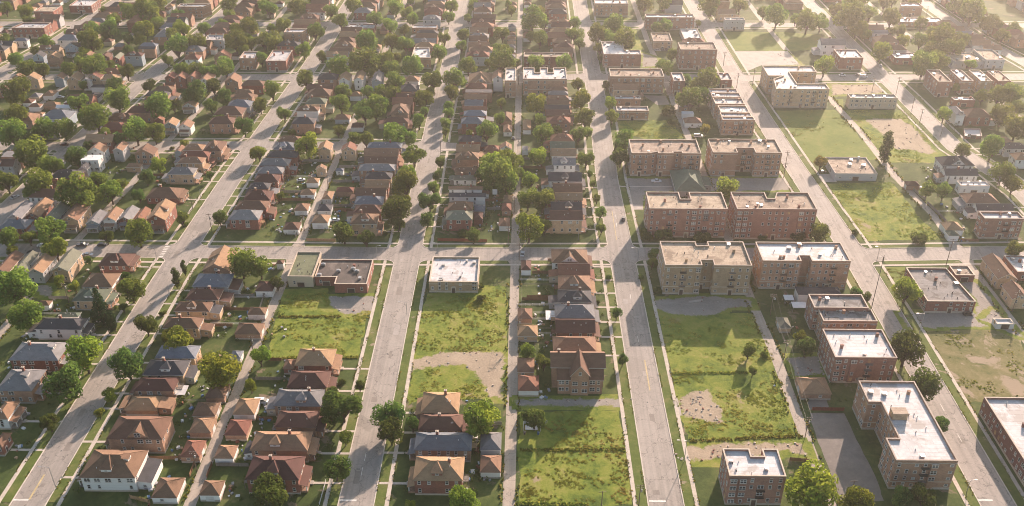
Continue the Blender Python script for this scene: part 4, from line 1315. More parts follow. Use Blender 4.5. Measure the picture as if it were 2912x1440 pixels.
# ---------------------------------------------------------------- ground, streets, pavements
g = MB(); g.poly([(-4000, -1500, 0), (4000, -1500, 0), (4000, 5000, 0), (-4000, 5000, 0)]); struct('ground', g, [GROUND])
HW = 5.6
def seg(pl, y0, y1):
    return [(xat(pl, y0), y0)] + [p for p in pl if y0 < p[1] < y1] + [(xat(pl, y1), y1)]
def ribbon(mb, pts, a, b, z0, z1, m=0, cross=False):
    """strip from offset a to offset b beside a line; a box when z0 < z1"""
    fl = []
    for i, p in enumerate(pts):
        fl.append(((p[0] + a, p[1]), (p[0] + b, p[1])) if not cross else ((p[0], p[1] + b), (p[0], p[1] + a)))
    for (l0, r0), (l1, r1) in zip(fl, fl[1:]):
        if cross: l0, r0, l1, r1 = r0, r1, l0, l1
        mb.poly([(*l0, z1), (*r0, z1), (*r1, z1), (*l1, z1)], m)
        if z0 < z1:
            mb.poly([(*l0, z0), (*l0, z1), (*l1, z1), (*l1, z0)], m); mb.poly([(*r0, z1), (*r0, z0), (*r1, z0), (*r1, z1)], m)
def crosspts(pl, x0, x1): return [(y, x) for x, y in seg([(b, a) for a, b in pl], x0, x1)]
crs = sorted(CR, key=lambda k: CY[k])
def cr_y(name, x):
    pl = CR[name]
    return yat(pl, x) if pl[0][0] <= x <= pl[-1][0] else None
rd, al, wk, kb, vg = MB(), MB(), MB(), MB(), MB()
for n, pl in ST.items():
    y0, y1 = pl[0][1], pl[-1][1]
    ribbon(rd, seg(pl, y0, y1), -HW, HW, .008, .008)
    ys = [y0] + [c for c in (cr_y(k, xat(pl, max(y0, min(y1, CY[k])))) for k in crs) if c and y0 < c < y1] + [y1]
    for a, b in zip(ys, ys[1:]):
        if b - a < 25: continue
        for s in (-1, 1):
            lo, hi = a + HW, b - HW
            def strip(mb, o0, o1, z, ya, yb):
                o0, o1 = (o0, o1) if s > 0 else (-o1, -o0); ribbon(mb, seg(pl, ya, yb), o0, o1, 0, z)
            strip(kb, HW - .05, HW + .3, .14, lo + 4, hi - 4)
            strip(vg, HW + .3, HW + 3.6, .08, lo + 6.2, hi - 6.2)
            strip(wk, HW + 3.6, HW + 4.95, .10, lo + .2, hi - .2)
for n, pl in CR.items():
    xs0, xs1 = pl[0][0], pl[-1][0]
    ribbon(rd, pl, -HW + .2, HW - .2, .012, .012, 0, True)
    sx = [xs0] + sorted(x for x in (xat(p, CY[n]) for p in ST.values() if p[0][1] <= CY[n] + 12) if xs0 < x < xs1) + [xs1]
    for a, b in zip(sx, sx[1:]):
        if b - a < 25: continue
        gaps = sorted(x for x in (xat(p, CY[n]) for p in AL.values()) if a + 12 < x < b - 12)
        for s in (-1, 1):
            def strip2(mb, o0, o1, z, xa, xb):
                if xb - xa < 2: return
                o0, o1 = (o0, o1) if s > 0 else (-o1, -o0); ribbon(mb, crosspts(pl, xa, xb), o0, o1, 0, z, 0, True)
            e = [a + HW] + [v for q in gaps for v in (q - 3, q + 3)] + [b - HW]
            for i in range(0, len(e), 2):
                l = e[i] + (4 if i == 0 else 0); h = e[i + 1] - (4 if i == len(e) - 2 else 0)
                strip2(kb, HW - .25, HW + .1, .14, l, h)
                strip2(vg, HW + .1, HW + 2.9, .08, l + (2.2 if i == 0 else .5), h - (2.2 if i == len(e) - 2 else .5))
            strip2(wk, HW + 3.0, HW + 4.35, .104, a + HW + .2, b - HW - .2)
# rounded street corners
for n, pl in CR.items():
    for sn, sp in ST.items():
        cy = CY[n]
        if not (sp[0][1] - 12 <= cy <= sp[-1][1]): continue
        x = xat(sp, cy)
        if not pl[0][0] < x < pl[-1][0]: continue
        cy = yat(pl, x); r = 4.0
        for sx in (-1, 1):
            for sy in (-1, 1):
                ox, oy = x + sx * (HW - .1), cy + sy * (HW - .35); c = (ox + sx * r, oy + sy * r)
                arc = [(c[0] - sx * r * math.cos(t * math.pi / 16), c[1] - sy * r * math.sin(t * math.pi / 16)) for t in range(9)]
                for p, q in zip(arc, arc[1:]):
                    tri = [(ox, oy, .016), (*p, .016), (*q, .016)]
                    rd.poly(tri if sx * sy < 0 else tri[::-1])
                    d = lambda p, k: (c[0] + (p[0] - c[0]) * k, c[1] + (p[1] - c[1]) * k)
                    k0, k1 = 1.0, .92
                    qd = [(*d(p, k0), .14), (*d(q, k0), .14), (*d(q, k1), .14), (*d(p, k1), .14)]
                    kb.poly(qd if sx * sy < 0 else qd[::-1])
                    qd = [(*p, 0), (*q, 0), (*q, .14), (*p, .14)]; kb.poly(qd)
for n, pl in AL.items():
    ribbon(al, seg(pl, pl[0][1], pl[-1][1]), -2.0, 2.0, .0045, .0045)
    for k in crs:
        x = xat(pl, CY[k]); cy = cr_y(k, x)
        if cy is None or not pl[0][1] < cy < pl[-1][1]: continue
        for s in (-1, 1):
            p = [(x - 2, cy + s * (HW + 4)), (x + 2, cy + s * (HW + 4)), (x + 3.4, cy + s * HW), (x - 3.4, cy + s * HW)]
            al.poly([(*q, .02) for q in (p if s < 0 else p[::-1])])
struct('streets', rd, [ROAD]); struct('alleys', al, [ALLEYM]); struct('sidewalks', wk, [WALK]); struct('kerbs', kb, [KERB]); struct('verges', vg, [VERGE])
mk = MB()
for x0, x1, y in ((-164.2, -158.7, 212.8), (-58.4, -53, 214.1), (41.2, 46.5, 215.1), (146.6, 151.8, 217)): mk.poly([(x0, y - .3, .018), (x1, y - .3, .018), (x1, y + .3, .018), (x0, y + .3, .018)])
for x, y in ((-53.2, 225), (-53.1, 232), (46.4, 300), (46.2, 330), (45.6, 400), (45.3, 392), (152.6, 244), (152.6, 260)): mk.poly([(x - .08, y, .018), (x + .08, y, .018), (x + .08, y + 4, .018), (x - .08, y + 4, .018)])
for x in (150.5, 152, 153.5, 155, 156.5): mk.poly([(x, 210.5, .018), (x + .5, 210.5, .018), (x + .5, 213.5, .018), (x, 213.5, .018)])
for a, b in (((-158.7, 213), (-158.3, 224.1)), ((47.4, 288.4), (47.7, 270.1)), ((44.2, 407.9), (44.1, 379.5))): mk.poly([(min(a[0], b[0]) - .1, min(a[1], b[1]), .018), (max(a[0], b[0]) + .1, min(a[1], b[1]), .018), (max(a[0], b[0]) + .1, max(a[1], b[1]), .018), (min(a[0], b[0]) - .1, max(a[1], b[1]), .018)], 1)
for y in (361.5, 363, 364.5, 366, 367.5, 369, 370.5): mk.poly([(-166.8, y, .018), (-164.8, y, .018), (-164.8, y + .5, .018), (-166.8, y + .5, .018)])
pt = MB()
for sn, pl in ST.items():
    y = pl[0][1]
    while y < 600:
        y += R_(9, 40); x = xat(pl, y) + R_(-4, 2.6); w, l = R_(.8, 2.4), R_(1.2, 7)
        pt.poly([(x, y, .0165), (x + w, y + R_(-.1, .1), .0165), (x + w, y + l, .0165), (x, y + l, .0165)], random.choice((0, 0, 1)))
    y = pl[0][1]
    while y < 520:
        y += R_(22, 38); x = xat(pl, y) + R_(-.6, .6); pt.poly([(x + .3 * math.cos(t * .524), y + .3 * math.sin(t * .524), .0175) for t in range(12)], 2)
struct('road_repairs', pt, [surf('fresh_patch', (.20, .175, .15), .9, .15, 2, .4, 'World', 0), surf('pale_patch', (.30, .27, .24), .9, .15, 2, .4, 'World', 0), DARKM])
struct('road_markings', mk, [PAINT, PAINTY])

def rough(pts, amp, n=10):
    out = []
    for a, b in zip(pts, pts[1:] + pts[:1]):
        L = math.dist(a, b); k = max(1, min(n, int(L / 2)))
        for i in range(k):
            t = i / k; j = amp if i else amp * .4
            out.append((a[0] + (b[0] - a[0]) * t + R_(-j, j), a[1] + (b[1] - a[1]) * t + R_(-j, j)))
    return out
def ccw(p):
    a = sum(x0 * y1 - x1 * y0 for (x0, y0), (x1, y1) in zip(p, p[1:] + p[:1])); return p if a > 0 else p[::-1]
def flat(pts, z):
    mb = MB(); mb.poly([(*p, z) for p in ccw(pts)]); return mb
for i, (m, p) in enumerate(LOT): struct('vacant_lot', flat(rough(p, .7), .003), [LOTM[m]])
PN = {'dirt': 'dirt_ground', 'gravel': 'gravel_ground', 'asphalt': 'parking_pavement', 'concrete': 'driveway_apron'}
def blended(name, c3):
    m, nt, b, _ = nodes(name); v = coords(nt, 'World')
    f = mth(nt, 'ADD', mth(nt, 'ADD', mth(nt, 'MULTIPLY', noise(nt, v, .07, 5, .6, .6), .5), mth(nt, 'MULTIPLY', noise(nt, v, .24, 3, .7, .8), .28)), mth(nt, 'MULTIPLY', noise(nt, v, .8, 4, .8), .22))
    grass = ramp(nt, f, WEEDS)
    f2 = mth(nt, 'ADD', mth(nt, 'MULTIPLY', noise(nt, v, .10, 5, .65, .8), .5), mth(nt, 'MULTIPLY', noise(nt, v, 1.3, 4, .75), .5))
    bare = ramp(nt, f2, [(.3, sc_col(c3, .66)), (.5, c3), (.7, sc_col(c3, 1.28))])
    at = nt.nodes.new('ShaderNodeAttribute'); at.attribute_name = 'bare'
    k = mth(nt, 'ADD', at.outputs['Fac'], mth(nt, 'MULTIPLY', mth(nt, 'SUBTRACT', noise(nt, v, .22, 6, .72, .3), .5), 2.0))
    col = mixc(nt, ramp(nt, k, [(.46, (0, 0, 0)), (.66, (1, 1, 1))]), grass, bare)
    nt.links.new(col, b.inputs['Base Color']); b.inputs['Roughness'].default_value = .95; b.inputs['Specular IOR Level'].default_value = .15
    bump(nt, b, noise(nt, v, 1.3, 4, .75), .5, .3); return m
BLEND = {'dirt': blended('bare_dirt_and_grass', (.31, .25, .18)), 'gravel': blended('gravel_and_grass', (.26, .232, .20))}
def edge_dist(p, poly):
    best = 1e9
    for a, b in zip(poly, poly[1:] + poly[:1]):
        dx, dy = b[0] - a[0], b[1] - a[1]; L = dx * dx + dy * dy or 1e-9; t = max(0, min(1, ((p[0] - a[0]) * dx + (p[1] - a[1]) * dy) / L))
        best = min(best, math.hypot(p[0] - a[0] - t * dx, p[1] - a[1] - t * dy))
    return best if inside(p, poly) else -best
def inside(p, poly):
    x, y = p; c = False
    for (x0, y0), (x1, y1) in zip(poly, poly[1:] + poly[:1]):
        if (y0 > y) != (y1 > y) and x < (x1 - x0) * (y - y0) / (y1 - y0) + x0: c = not c
    return c
def soft_patch(m, p, z):
    xs = [q[0] for q in p]; ys = [q[1] for q in p]; st = 1.0; x0, y0 = min(xs) - 3, min(ys) - 3; nx, ny = int((max(xs) - x0 + 3) / st), int((max(ys) - y0 + 3) / st)
    vid = {}; vs_, at, fs = [], [], []
    def vert(i, j):
        if (i, j) not in vid:
            q = (x0 + i * st, y0 + j * st); d = edge_dist(q, p); vid[(i, j)] = len(vs_); vs_.append((*q, z)); at.append(max(0, min(1, .5 + d / (5.0 if m == 'dirt' else 3.4))))
        return vid[(i, j)]
    for i in range(nx):
        for j in range(ny):
            q = [vert(i, j), vert(i + 1, j), vert(i + 1, j + 1), vert(i, j + 1)]
            if max(at[k] for k in q) > .02: fs.append(q)
    me = bpy.data.meshes.new(PN[m]); me.from_pydata(vs_, [], fs); me.materials.append(BLEND[m]); a = me.attributes.new('bare', 'FLOAT', 'POINT'); a.data.foreach_set('value', at); me.update()
    link(PN[m], me)['kind'] = 'structure'
for i, (m, p) in enumerate(PATCH):
    if m in BLEND and not any(abs(q[1] - 600) > 420 for q in p): soft_patch(m, p, .0035 + .0004 * i)
    else: struct(PN[m], flat(rough(p, {'dirt': 1.1, 'gravel': .8, 'asphalt': .25, 'concrete': .12}[m]), .024 + .0004 * i), [PATM[m]])

def inside(p, poly):
    x, y = p; c = False
    for (x0, y0), (x1, y1) in zip(poly, poly[1:] + poly[:1]):
        if (y0 > y) != (y1 > y) and x < (x1 - x0) * (y - y0) / (y1 - y0) + x0: c = not c
    return c
def tuft(mb, x, y, h, m, w=.35):
    for k in range(3):
        a = R_(0, 6.28); dx, dy = math.cos(a) * w, math.sin(a) * w; lx, ly = R_(-.3, .3), R_(-.3, .3)
        mb.poly([(x - dx, y - dy, .0), (x + dx, y + dy, .0), (x + dx * .5 + lx, y + dy * .5 + ly, h), (x - dx * .5 + lx, y - dy * .5 + ly, h * .85)], m); mb.t.append(random.random())
HOLES = [p for _, p in PATCH]
for m, p in LOT:
    if p[0][1] > 620: continue
    xs = [q[0] for q in p]; ys = [q[1] for q in p]; area = (max(xs) - min(xs)) * (max(ys) - min(ys)); tb = MB()
    seeds = [(R_(min(xs), max(xs)), R_(min(ys), max(ys)), R_(1.5, 7), random.random()) for _ in range(int(area / 42))]
    dens = {'weed': .015, 'lawn': .01, 'dry': .03}[m]
    for _ in range(int(area * dens)):
        x, y = R_(min(xs), max(xs)), R_(min(ys), max(ys))
        if not inside((x, y), p) or any(inside((x, y), q) for q in HOLES): continue
        k = None
        for sx, sy, r, t in seeds:
            if (x - sx) ** 2 + (y - sy) ** 2 < r * r: k = t; break
        if k is None and random.random() < .8: continue
        kk = k if k is not None else random.random()
        tuft(tb, x, y, R_(.08, .2) * (2.2 if kk > .9 else 1), 0 if kk < .45 else 1)
    # low hummocks of weeds, gathered in drifts
    drift = [(R_(min(xs), max(xs)), R_(min(ys), max(ys)), R_(2, 6.5), R_(0, 1), random.choice((0, 0, 0, 1, 1))) for _ in range(int(area / 60))]
    for sx, sy, rad, tone, mi in drift if m == 'weed' else drift[::4]:
        for _ in range(int(rad * rad * 1.0)):
            a = R_(0, 6.28); q = rad * math.sqrt(random.random()); x, y = sx + q * math.cos(a), sy + q * math.sin(a) * .7
            if not inside((x, y), p) or any(inside((x, y), h_) for h_ in HOLES): continue
            r = R_(.35, 1.0); hh = R_(.06, .26); tn = .5 + tone * .35 + R_(0, .2)
            for _ in range(9):
                u, v = R_(-1, 1), R_(-1, 1)
                if u * u + v * v > 1: continue
                c = Vector((x + u * r, y + v * r, .04 + hh * (1 - u * u - v * v) * R_(.5, 1))); nr = Vector((R_(-.3, .3) + u * .15, R_(-.3, .3) + v * .25 + .12, 1)).normalized(); t = nr.orthogonal().normalized(); b = nr.cross(t); k = R_(.16, .36)
                tb.poly([c - t * k, c + b * k * .7, c + t * k, c - b * k * .7], mi); tb.t.append(min(1, max(0, tn + R_(-.2, .2))))
    if tb.f: struct('grass', tb, BLADE, 'stuff')
for a, b in HEDGE:
    tb = MB(); L = math.dist(a, b)
    for _ in range(int(L * 8)):
        t = random.random(); w = R_(-.8, .8); tuft(tb, a[0] + (b[0] - a[0]) * t, a[1] + (b[1] - a[1]) * t + w, R_(.2, .5), random.choice((0, 0, 1)), .3)
    struct('weeds', tb, BLADE, 'stuff')
rb = MB()
for m, p in PATCH:
    if m not in ('dirt', 'gravel'): continue
    xs = [q[0] for q in p]; ys = [q[1] for q in p]
    for _ in range(70 if m == 'dirt' else 25):
        x, y = R_(min(xs), max(xs)), R_(min(ys), max(ys))
        if not inside((x, y), p): continue
        s_ = R_(.12, .42); k = len(rb.v); rb.box(-s_, s_, -s_ * .7, s_ * .7, -.05, s_ * R_(.4, .9), random.choice((0, 0, 1, 2))); rb.xf(Matrix.Translation((x, y, 0)) @ Matrix.Rotation(R_(0, 3), 4, 'Z') @ Matrix.Rotation(R_(-.3, .3), 4, 'X'), k)
struct('rubble', rb, [CONC, STONE, WALL['rd']], 'stuff')
# ragged weeds along alleys and verges
tb = MB()
for n, pl in AL.items():
    for s in (-1, 1):
        y = max(208, pl[0][1])
        while y < min(560, pl[-1][1]):
            y += R_(.4, 1.6)
            if any(abs(y - c) < 12 for c in CY.values()) or math.sin(y * .13 + s + len(n)) + math.sin(y * .41) < -.1: continue
            tuft(tb, xat(pl, y) + s * R_(1.8, 3.2), y, R_(.3, .9), random.choice((0, 0, 1)), .4)
for n, pl in ST.items():
    for s in (-1, 1):
        for o in (4.95, 3.5, .5):
            y = max(208, pl[0][1]); ph = R_(0, 9)
            while y < min(560, pl[-1][1]):
                y += R_(.3, 1.3)
                if any(abs(y - c) < 13 for c in CY.values()) or math.sin(y * .11 + ph) + math.sin(y * .37 + o) < .35: continue
                tuft(tb, xat(pl, y) + s * (HW + o + R_(-.3, .45)), y, R_(.16, .4), random.choice((0, 0, 1)), .32)
struct('weeds', tb, BLADE, 'stuff')

# ---------------------------------------------------------------- windows, doors
def window_mesh(name, w, h, sill=True):
    mb = MB(); f = .095
    mb.box(-w / 2, w / 2, -.07, 0, 0, f, 0, True); mb.box(-w / 2, w / 2, -.07, 0, h - f, h, 0, True)
    mb.box(-w / 2, -w / 2 + f, -.068, 0, f, h - f, 0); mb.box(w / 2 - f, w / 2, -.068, 0, f, h - f, 0)
    mb.box(-w / 2 + f, w / 2 - f, -.06, 0, h * .5 - .05, h * .5 + .05, 0, True)
    if w > 1.5: mb.box(-.07, .07, -.065, 0, f, h - f, 0)
    if sill: mb.box(-w / 2 - .1, w / 2 + .1, -.16, 0, -.12, -.003, 2, True)
    mb.poly([(-w / 2 + f, -.02, f), (w / 2 - f, -.02, f), (w / 2 - f, -.02, h - f), (-w / 2 + f, -.02, h - f)], 1)
    return mb.mesh(name, [TRIM, GLASS, STONE])
WIN = {1: window_mesh('window', 1.05, 1.6), 2: window_mesh('window', 2.0, 1.6), 3: window_mesh('window', 1.2, 1.0)}
def variant(name, kind):
    mb = MB(); f = .095; w, h = 1.05, 1.6
    if kind == 'board':
        for i in range(4): mb.box(-w / 2, w / 2, -.05 - .01 * (i % 2), 0, i * .4 + .01, i * .4 + .39, 0, True)
        return mb.mesh(name, [TANW])
    mb.box(-w / 2, w / 2, -.07, 0, 0, f, 0, True); mb.box(-w / 2, w / 2, -.07, 0, h - f, h, 0, True); mb.box(-w / 2, -w / 2 + f, -.068, 0, f, h - f, 0); mb.box(w / 2 - f, w / 2, -.068, 0, f, h - f, 0)
    mb.poly([(-w / 2 + f, -.02, f), (w / 2 - f, -.02, f), (w / 2 - f, -.02, h - f), (-w / 2 + f, -.02, h - f)], 1)
    mb.box(-.38, .38, -.5, -.021, f, f + .48, 2, True); return mb.mesh(name, [TRIM, GLASS, METAL])
BOARDED, COOLER = variant('window', 'board'), variant('window', 'cooler')
db = MB(); db.box(-.6, .6, -.08, 0, 0, 2.35, 0); db.box(-.47, .47, -.11, -.08, .05, 2.1, 1); DOOR = db.mesh('door', [TRIM, DOORM])
gb = MB(); gb.box(-1.35, 1.35, -.06, 0, 0, 2.15, 0)
for i in range(4): gb.box(-1.25, 1.25, -.09, -.06, .1 + i * .5, .52 + i * .5, 0)
GDOOR = gb.mesh('garage_door', [GARM])
vb = MB(); vb.tube((0, 0, -.4), (0, 0, .55), .11, .11, 6); VENT = vb.mesh('vent_pipe', [TRIM])
def along(parent, name, me, p, n, z):
    """put a facade piece at plan point p of a wall whose outward normal is n"""
    return link(name, me, parent, (p[0] + n[0] * .004, p[1] + n[1] * .004, z), math.atan2(n[0], -n[1]) if True else 0)

# ---------------------------------------------------------------- houses
RN = {'br': 'brown', 'tn': 'tan', 'mr': 'maroon', 'gy': 'grey', 'ch': 'charcoal', 'bl': 'slate-blue', 'gn': 'green', 'wh': 'white', 'rb': 'red-brown', 'og': 'olive'}
WN = {'rd': 'red-brick', 'db': 'dark-brick', 'bk': 'brown-brick', 'yb': 'buff-brick', 'wt': 'white', 'gs': 'grey', 'bs': 'blue-grey', 'tn': 'tan', 'ob': 'yellow-brick'}
KN = {'H': 'hip-roofed', 'G': 'gabled', 'V': 'front-gabled', 'F': 'flat-roofed', 'S': 'tall cross-gabled'}
def roof_hip(W, D, h, p=PITCH):
    mb = MB(); e = .16; x, y = W / 2, D / 2
    r = p * min(W, D) / 2; ry = 0 if W >= D else (D - W) / 2; rx = (W - D) / 2 if W >= D else 0
    a, b, c, d = (-x, -y), (x, -y), (x, y), (-x, y)
    mb.prism([a, b, c, d], h - e, h + .001, 1); mb.f.pop(); mb.m.pop()
    mb.poly([(*d, h - e), (*c, h - e), (*b, h - e), (*a, h - e)], 1)
    R0, R1 = ((-rx, 0, h + r), (rx, 0, h + r)) if W >= D else ((0, -ry, h + r), (0, ry, h + r))
    A, B_, C_, D_ = [(*q, h) for q in (a, b, c, d)]
    if W >= D:
        fs = [[A, B_, R1, R0], [B_, C_, R1], [C_, D_, R0, R1], [D_, A, R0]]
    else:
        fs = [[A, B_, R0], [B_, C_, R1, R0], [C_, D_, R1], [D_, A, R0, R1]]
    for f in fs:
        f = [q for i, q in enumerate(f) if i == 0 or q != f[i - 1]]; mb.poly(f)
    # ridge and hip caps
    for u, v in ((A, R0), (B_, R1 if W >= D else R0), (C_, R1), (D_, R0 if W >= D else R1), (R0, R1)):
        if math.dist(u, v) > .3: mb.tube((u[0], u[1], u[2] + .01), (v[0], v[1], v[2] + .01), .09, .09, 4, 2, False)
    return mb, r
def gable_shell(mb, L, D, h, r, m=0, t=.2, y0=None):
    """roof with its ridge along x, D across; L long"""
    x = L / 2; y = D / 2
    for s in (-1, 1):
        lo, hi = (s * y, h), (0, h + r)
        q = [(-x, lo[0], lo[1]), (x, lo[0], lo[1]), (x, hi[0], hi[1]), (-x, hi[0], hi[1])]
        u = [(a, b, c - t) for a, b, c in q]
        mb.poly(q if s < 0 else q[::-1], m); mb.poly(u[::-1] if s < 0 else u, 1)
        mb.poly([u[0], u[1], q[1], q[0]] if s < 0 else [q[0], q[1], u[1], u[0]], 1)
        for i, j in ((0, 3), (1, 2)): mb.poly([u[i], u[j], q[j], q[i]], 1)
    mb.tube((-x, 0, h + r + .01), (x, 0, h + r + .01), .09, .09, 4, 2, False)
def dormer(parent, rot, run, h, wallm, roofm, trim, big=False, w=2.6, p=PITCH, off=0.0):
    """dormer on the slope that faces local -y before turning by rot: peaked hip, or a wide cross gable flush with the wall"""
    mb = MB(); y0 = -run + (.26 if not big else .1) * run; zb = h + p * (run + y0); k = w / 2
    he = zb + (1.2 if not big else .0)
    if big:
        ap = he + k * .82; mb.poly([(-k, y0, zb - .3), (k, y0, zb - .3), (k, y0, he), (0, y0, ap - .05), (-k, y0, he)], 0)
    else:
        ap = h + p * run + .15; ap = max(ap, he + k * .6); mb.poly([(-k, y0, zb - .3), (k, y0, zb - .3), (k, y0, he), (-k, y0, he)], 0)
    for s in (-1, 1): mb.poly([(s * k, y0, zb - .3), (s * k, 0, zb - .3), (s * k, 0, he), (s * k, y0, he)][::s], 0)
    o = .3
    if big:
        ye = .6
        for s in (-1, 1):
            q = [(s * (k + o), y0 - o, he - o * .75), (0, y0 - o, ap), (0, ye, ap), (s * (k + o), ye, he - o * .75)]
            mb.poly(q[::s], 1); u = [(a, b, c - .15) for a, b, c in q]; mb.poly(u[::-s], 2); mb.poly([q[0], q[1], u[1], u[0]], 2)
            mb.poly([q[0], u[0], u[3], q[3]], 2)
    else:
        A = (0, -run * .12, ap); L, R = (-k - o, y0 - o, he), (k + o, y0 - o, he); bl, br_ = (-k - o, 0, he + .0), (k + o, 0, he + .0); B = (0, .3, ap)
        mb.poly([L, R, A], 1); mb.poly([R, br_, B, A], 1); mb.poly([bl, L, A, B], 1)
        for a, b in ((L, R), (R, br_), (bl, L)): mb.poly([(a[0], a[1], a[2] - .16), (b[0], b[1], b[2] - .16), b, a], 2)
        mb.poly([(L[0], L[1], he - .16), (bl[0], bl[1], he - .16), (br_[0], br_[1], he - .16), (R[0], R[1], he - .16)], 2)
    mb.xf(Matrix.Translation((off if rot == 0 else 0, off if rot else 0, 0)) @ Matrix.Rotation(rot, 4, 'Z'))
    o_ = link('cross_gable' if big else 'dormer', mb.mesh('dormer', [wallm, roofm, trim]), parent)
    M = Matrix.Rotation(rot, 4, 'Z') @ Vector((0, y0 - .004, 0)); M = M + Vector((off if rot == 0 else 0, off if rot else 0, 0))
    link('window', WIN[3] if not big else WIN[2], o_, (M.x, M.y, zb + (.12 if not big else .2)), rot)
    return o_
BRN = surf('brown_trim', (.2, .15, .11), .8, .15, 3, .5)
CLB = surf('blue_plastic', (.05, .10, .2), .5, .1)
TR_ = {'rf': BRN, 'wt': TRIM, 'gs': TRIM, 'bs': TRIM, 'tn': TRIM, 'rd': BRN, 'bk': BRN, 'yb': TRIM, 'db': BRN, 'ob': TRIM}
YARDS = []
def chimney(parent, x, y, z):
    mb = MB(); mb.box(x - .45, x + .45, y - .36, y + .36, z - 2.2, z + 1.0, 0); mb.box(x - .55, x + .55, y - .46, y + .46, z + 1.0, z + 1.18, 1, True); mb.tube((x, y, z + 1.18), (x, y, z + 1.5), .16, .14, 8, 2)
    link('chimney', mb.mesh('chimney', [WALL['rd'], STONE, WALL['tn']]), parent)
BLD0 = [tuple(map(float, l.split()[1:5])) for l in HOUSES.split('\n')]
def house(k, cx, cy, W, D, h, rf, wl, fl):
    gar = k.islower(); K = k.upper(); rnd = random.Random(int(cx * 7 + cy * 13)); rr = rnd.uniform
    bk = block(cy)
    if gar:
        a = near(cx, cy, AL); sd = side(cx, cy, AL[a])
        lab = f"{RN[rf]} {KN[K].split('-')[0]}-roofed {WN[wl]} garage, {rank('g', a, sd, bk)} north of {bk}, {sd} side of {a}"
        t = thing('garage', lab, 'garage', (cx, cy, 0), 'garages beside the ' + a)
    else:
        st = near(cx, cy, ST); sd = side(cx, cy, ST[st])
        lab = f"{RN[rf]} {KN[K]}{' dormered' if 'd' in fl else ''} {WN[wl]} house, {rank('h', st, sd, bk)} north of {bk}, {sd} of {st}"
        t = thing('house', lab, 'house', (cx, cy, 0), 'houses along the ' + st)
    trim = TR_[wl]; wm = WALL[wl]; rm = ROOF[rf]; i = .25 if gar else .45
    x, y = W / 2 - i, D / 2 - i; detail = cy < 330; mid = cy < 480
    mb = MB(); mb.prism([(-x, -y), (x, -y), (x, y), (-x, y)], 0, h - .05, 0)
    r = PITCH * (W if K == 'V' else D) / 2
    if K == 'G':
        for s in (-1, 1): mb.poly([(s * x, -y, h - .1), (s * x, y, h - .1), (s * x, 0, h - .1 + PITCH * y)][::s])
    if K == 'V':
        for s in (-1, 1): mb.poly([(-x, s * y, h - .1), (x, s * y, h - .1), (0, s * y, h - .1 + PITCH * x)][::-s])
    wo = link('wall', mb.mesh('wall', [wm]), t)
    if detail:
        mb = MB(); mb.box(-x - .06, x + .06, -y - .06, y + .06, 0, .7); link('foundation', mb.mesh('foundation', [CONC if rnd.random() < .6 else STONE]), t)
    # roof
    if K == 'H': mb, r = roof_hip(W, D, h)
    elif K == 'G': mb = MB(); gable_shell(mb, W, D, h, r)
    elif K == 'V': mb = MB(); gable_shell(mb, D, W, h, r); mb.xf(Matrix.Rotation(math.pi / 2, 4, 'Z'))
    else:
        mb = MB(); mb.prism([(-x - .1, -y - .1), (x + .1, -y - .1), (x + .1, y + .1), (-x - .1, y + .1)], h - .06, h + .25, 1, 0); r = .25
    ro = link('roof', mb.mesh('roof', [rm, trim, rm]), t)
    if 'c' in fl: chimney(ro, rr(-.25, .25) * W, rr(-.05, .12) * D, h + r * .95 + .3)
    if not gar and mid:
        for _ in range(rnd.choice((1, 2, 2, 3))):
            vx, vy = rr(-.3, .3) * W, rr(-.3, -.12) * D
            zv = h + PITCH * (D / 2 + vy) if K in 'HG' else h + PITCH * (W / 2 - abs(vx))
            link('vent_pipe', VENT, ro, (vx, vy, zv))
    if 'd' in fl: dormer(t, 0, D / 2, h, TRIM if wl in ('wt', 'gs', 'yb', 'ob') or rnd.random() < .5 else wm, rm, trim, False, min(3.3, W * .27), PITCH, rr(-.08, .08) * W)
    if 'g' in fl: dormer(t, 0, D / 2, h, TRIM if wl == 'wt' else wm, rm, trim, True, min(7.5, W * .48), PITCH, rr(-.06, .06) * W)
    if 'E' in fl: dormer(t, math.pi / 2, (W if K == 'V' else min(W, D) if False else W) / 2 if K == 'V' else D / 2, h, TRIM, rm, trim, False, 2.2) if K == 'V' else dormer_end(t, W, D, h, rm, trim, 1)
    if 'W' in fl: dormer(t, -math.pi / 2, W / 2, h, wm, rm, trim, False, 2.4) if K == 'V' else None
    # openings
    fl_n = 1 if h < 4.6 else 2
    faces = [((0, -1), x, y)]
    if cx < 30: faces.append(((1, 0), y, x))
    if cx > -30: faces.append(((-1, 0), y, x))
    if gar:
        a = near(cx, cy, AL); s = -1 if side(cx, cy, AL[a]) == 'east' else 1
        if cy < 540:
            along(t, 'garage_door', GDOOR, (s * x, 0), (s, 0), .02)
            if rnd.random() < .5: along(t, 'window', WIN[3], (rr(-.4, .4) * x, -y), (0, -1), 1.2)
            if wl == 'wt' and rnd.random() < .4: along(t, 'garage_door', GDOOR, (-.0 * x, -y), (0, -1), .02) if W > 5 else None
        return t
    for (n, half, dep) in faces:
        L = 2 * half
        if cy > 480 and n[1] == 0: continue
        cnt = max(1, int(L / (3.0 if cy < 480 else 4.2)))
        for f in range(fl_n):
            z = (h - 2.1) if f == fl_n - 1 else 1.3
            if z < 1: z = 1.0
            for q in range(cnt):
                if rnd.random() < .34: continue
                u = (q + .5) / cnt * L - half + rr(-.25, .25)
                p = (u, -dep) if n[1] else (n[0] * dep, u)
                along(t, 'window', WIN[2] if rnd.random() < .22 and L > 6 else WIN[1], p, n, z)
        if K in 'V' and n[1] and r > 2: along(t, 'window', WIN[3], (0, -dep), n, h + .25)
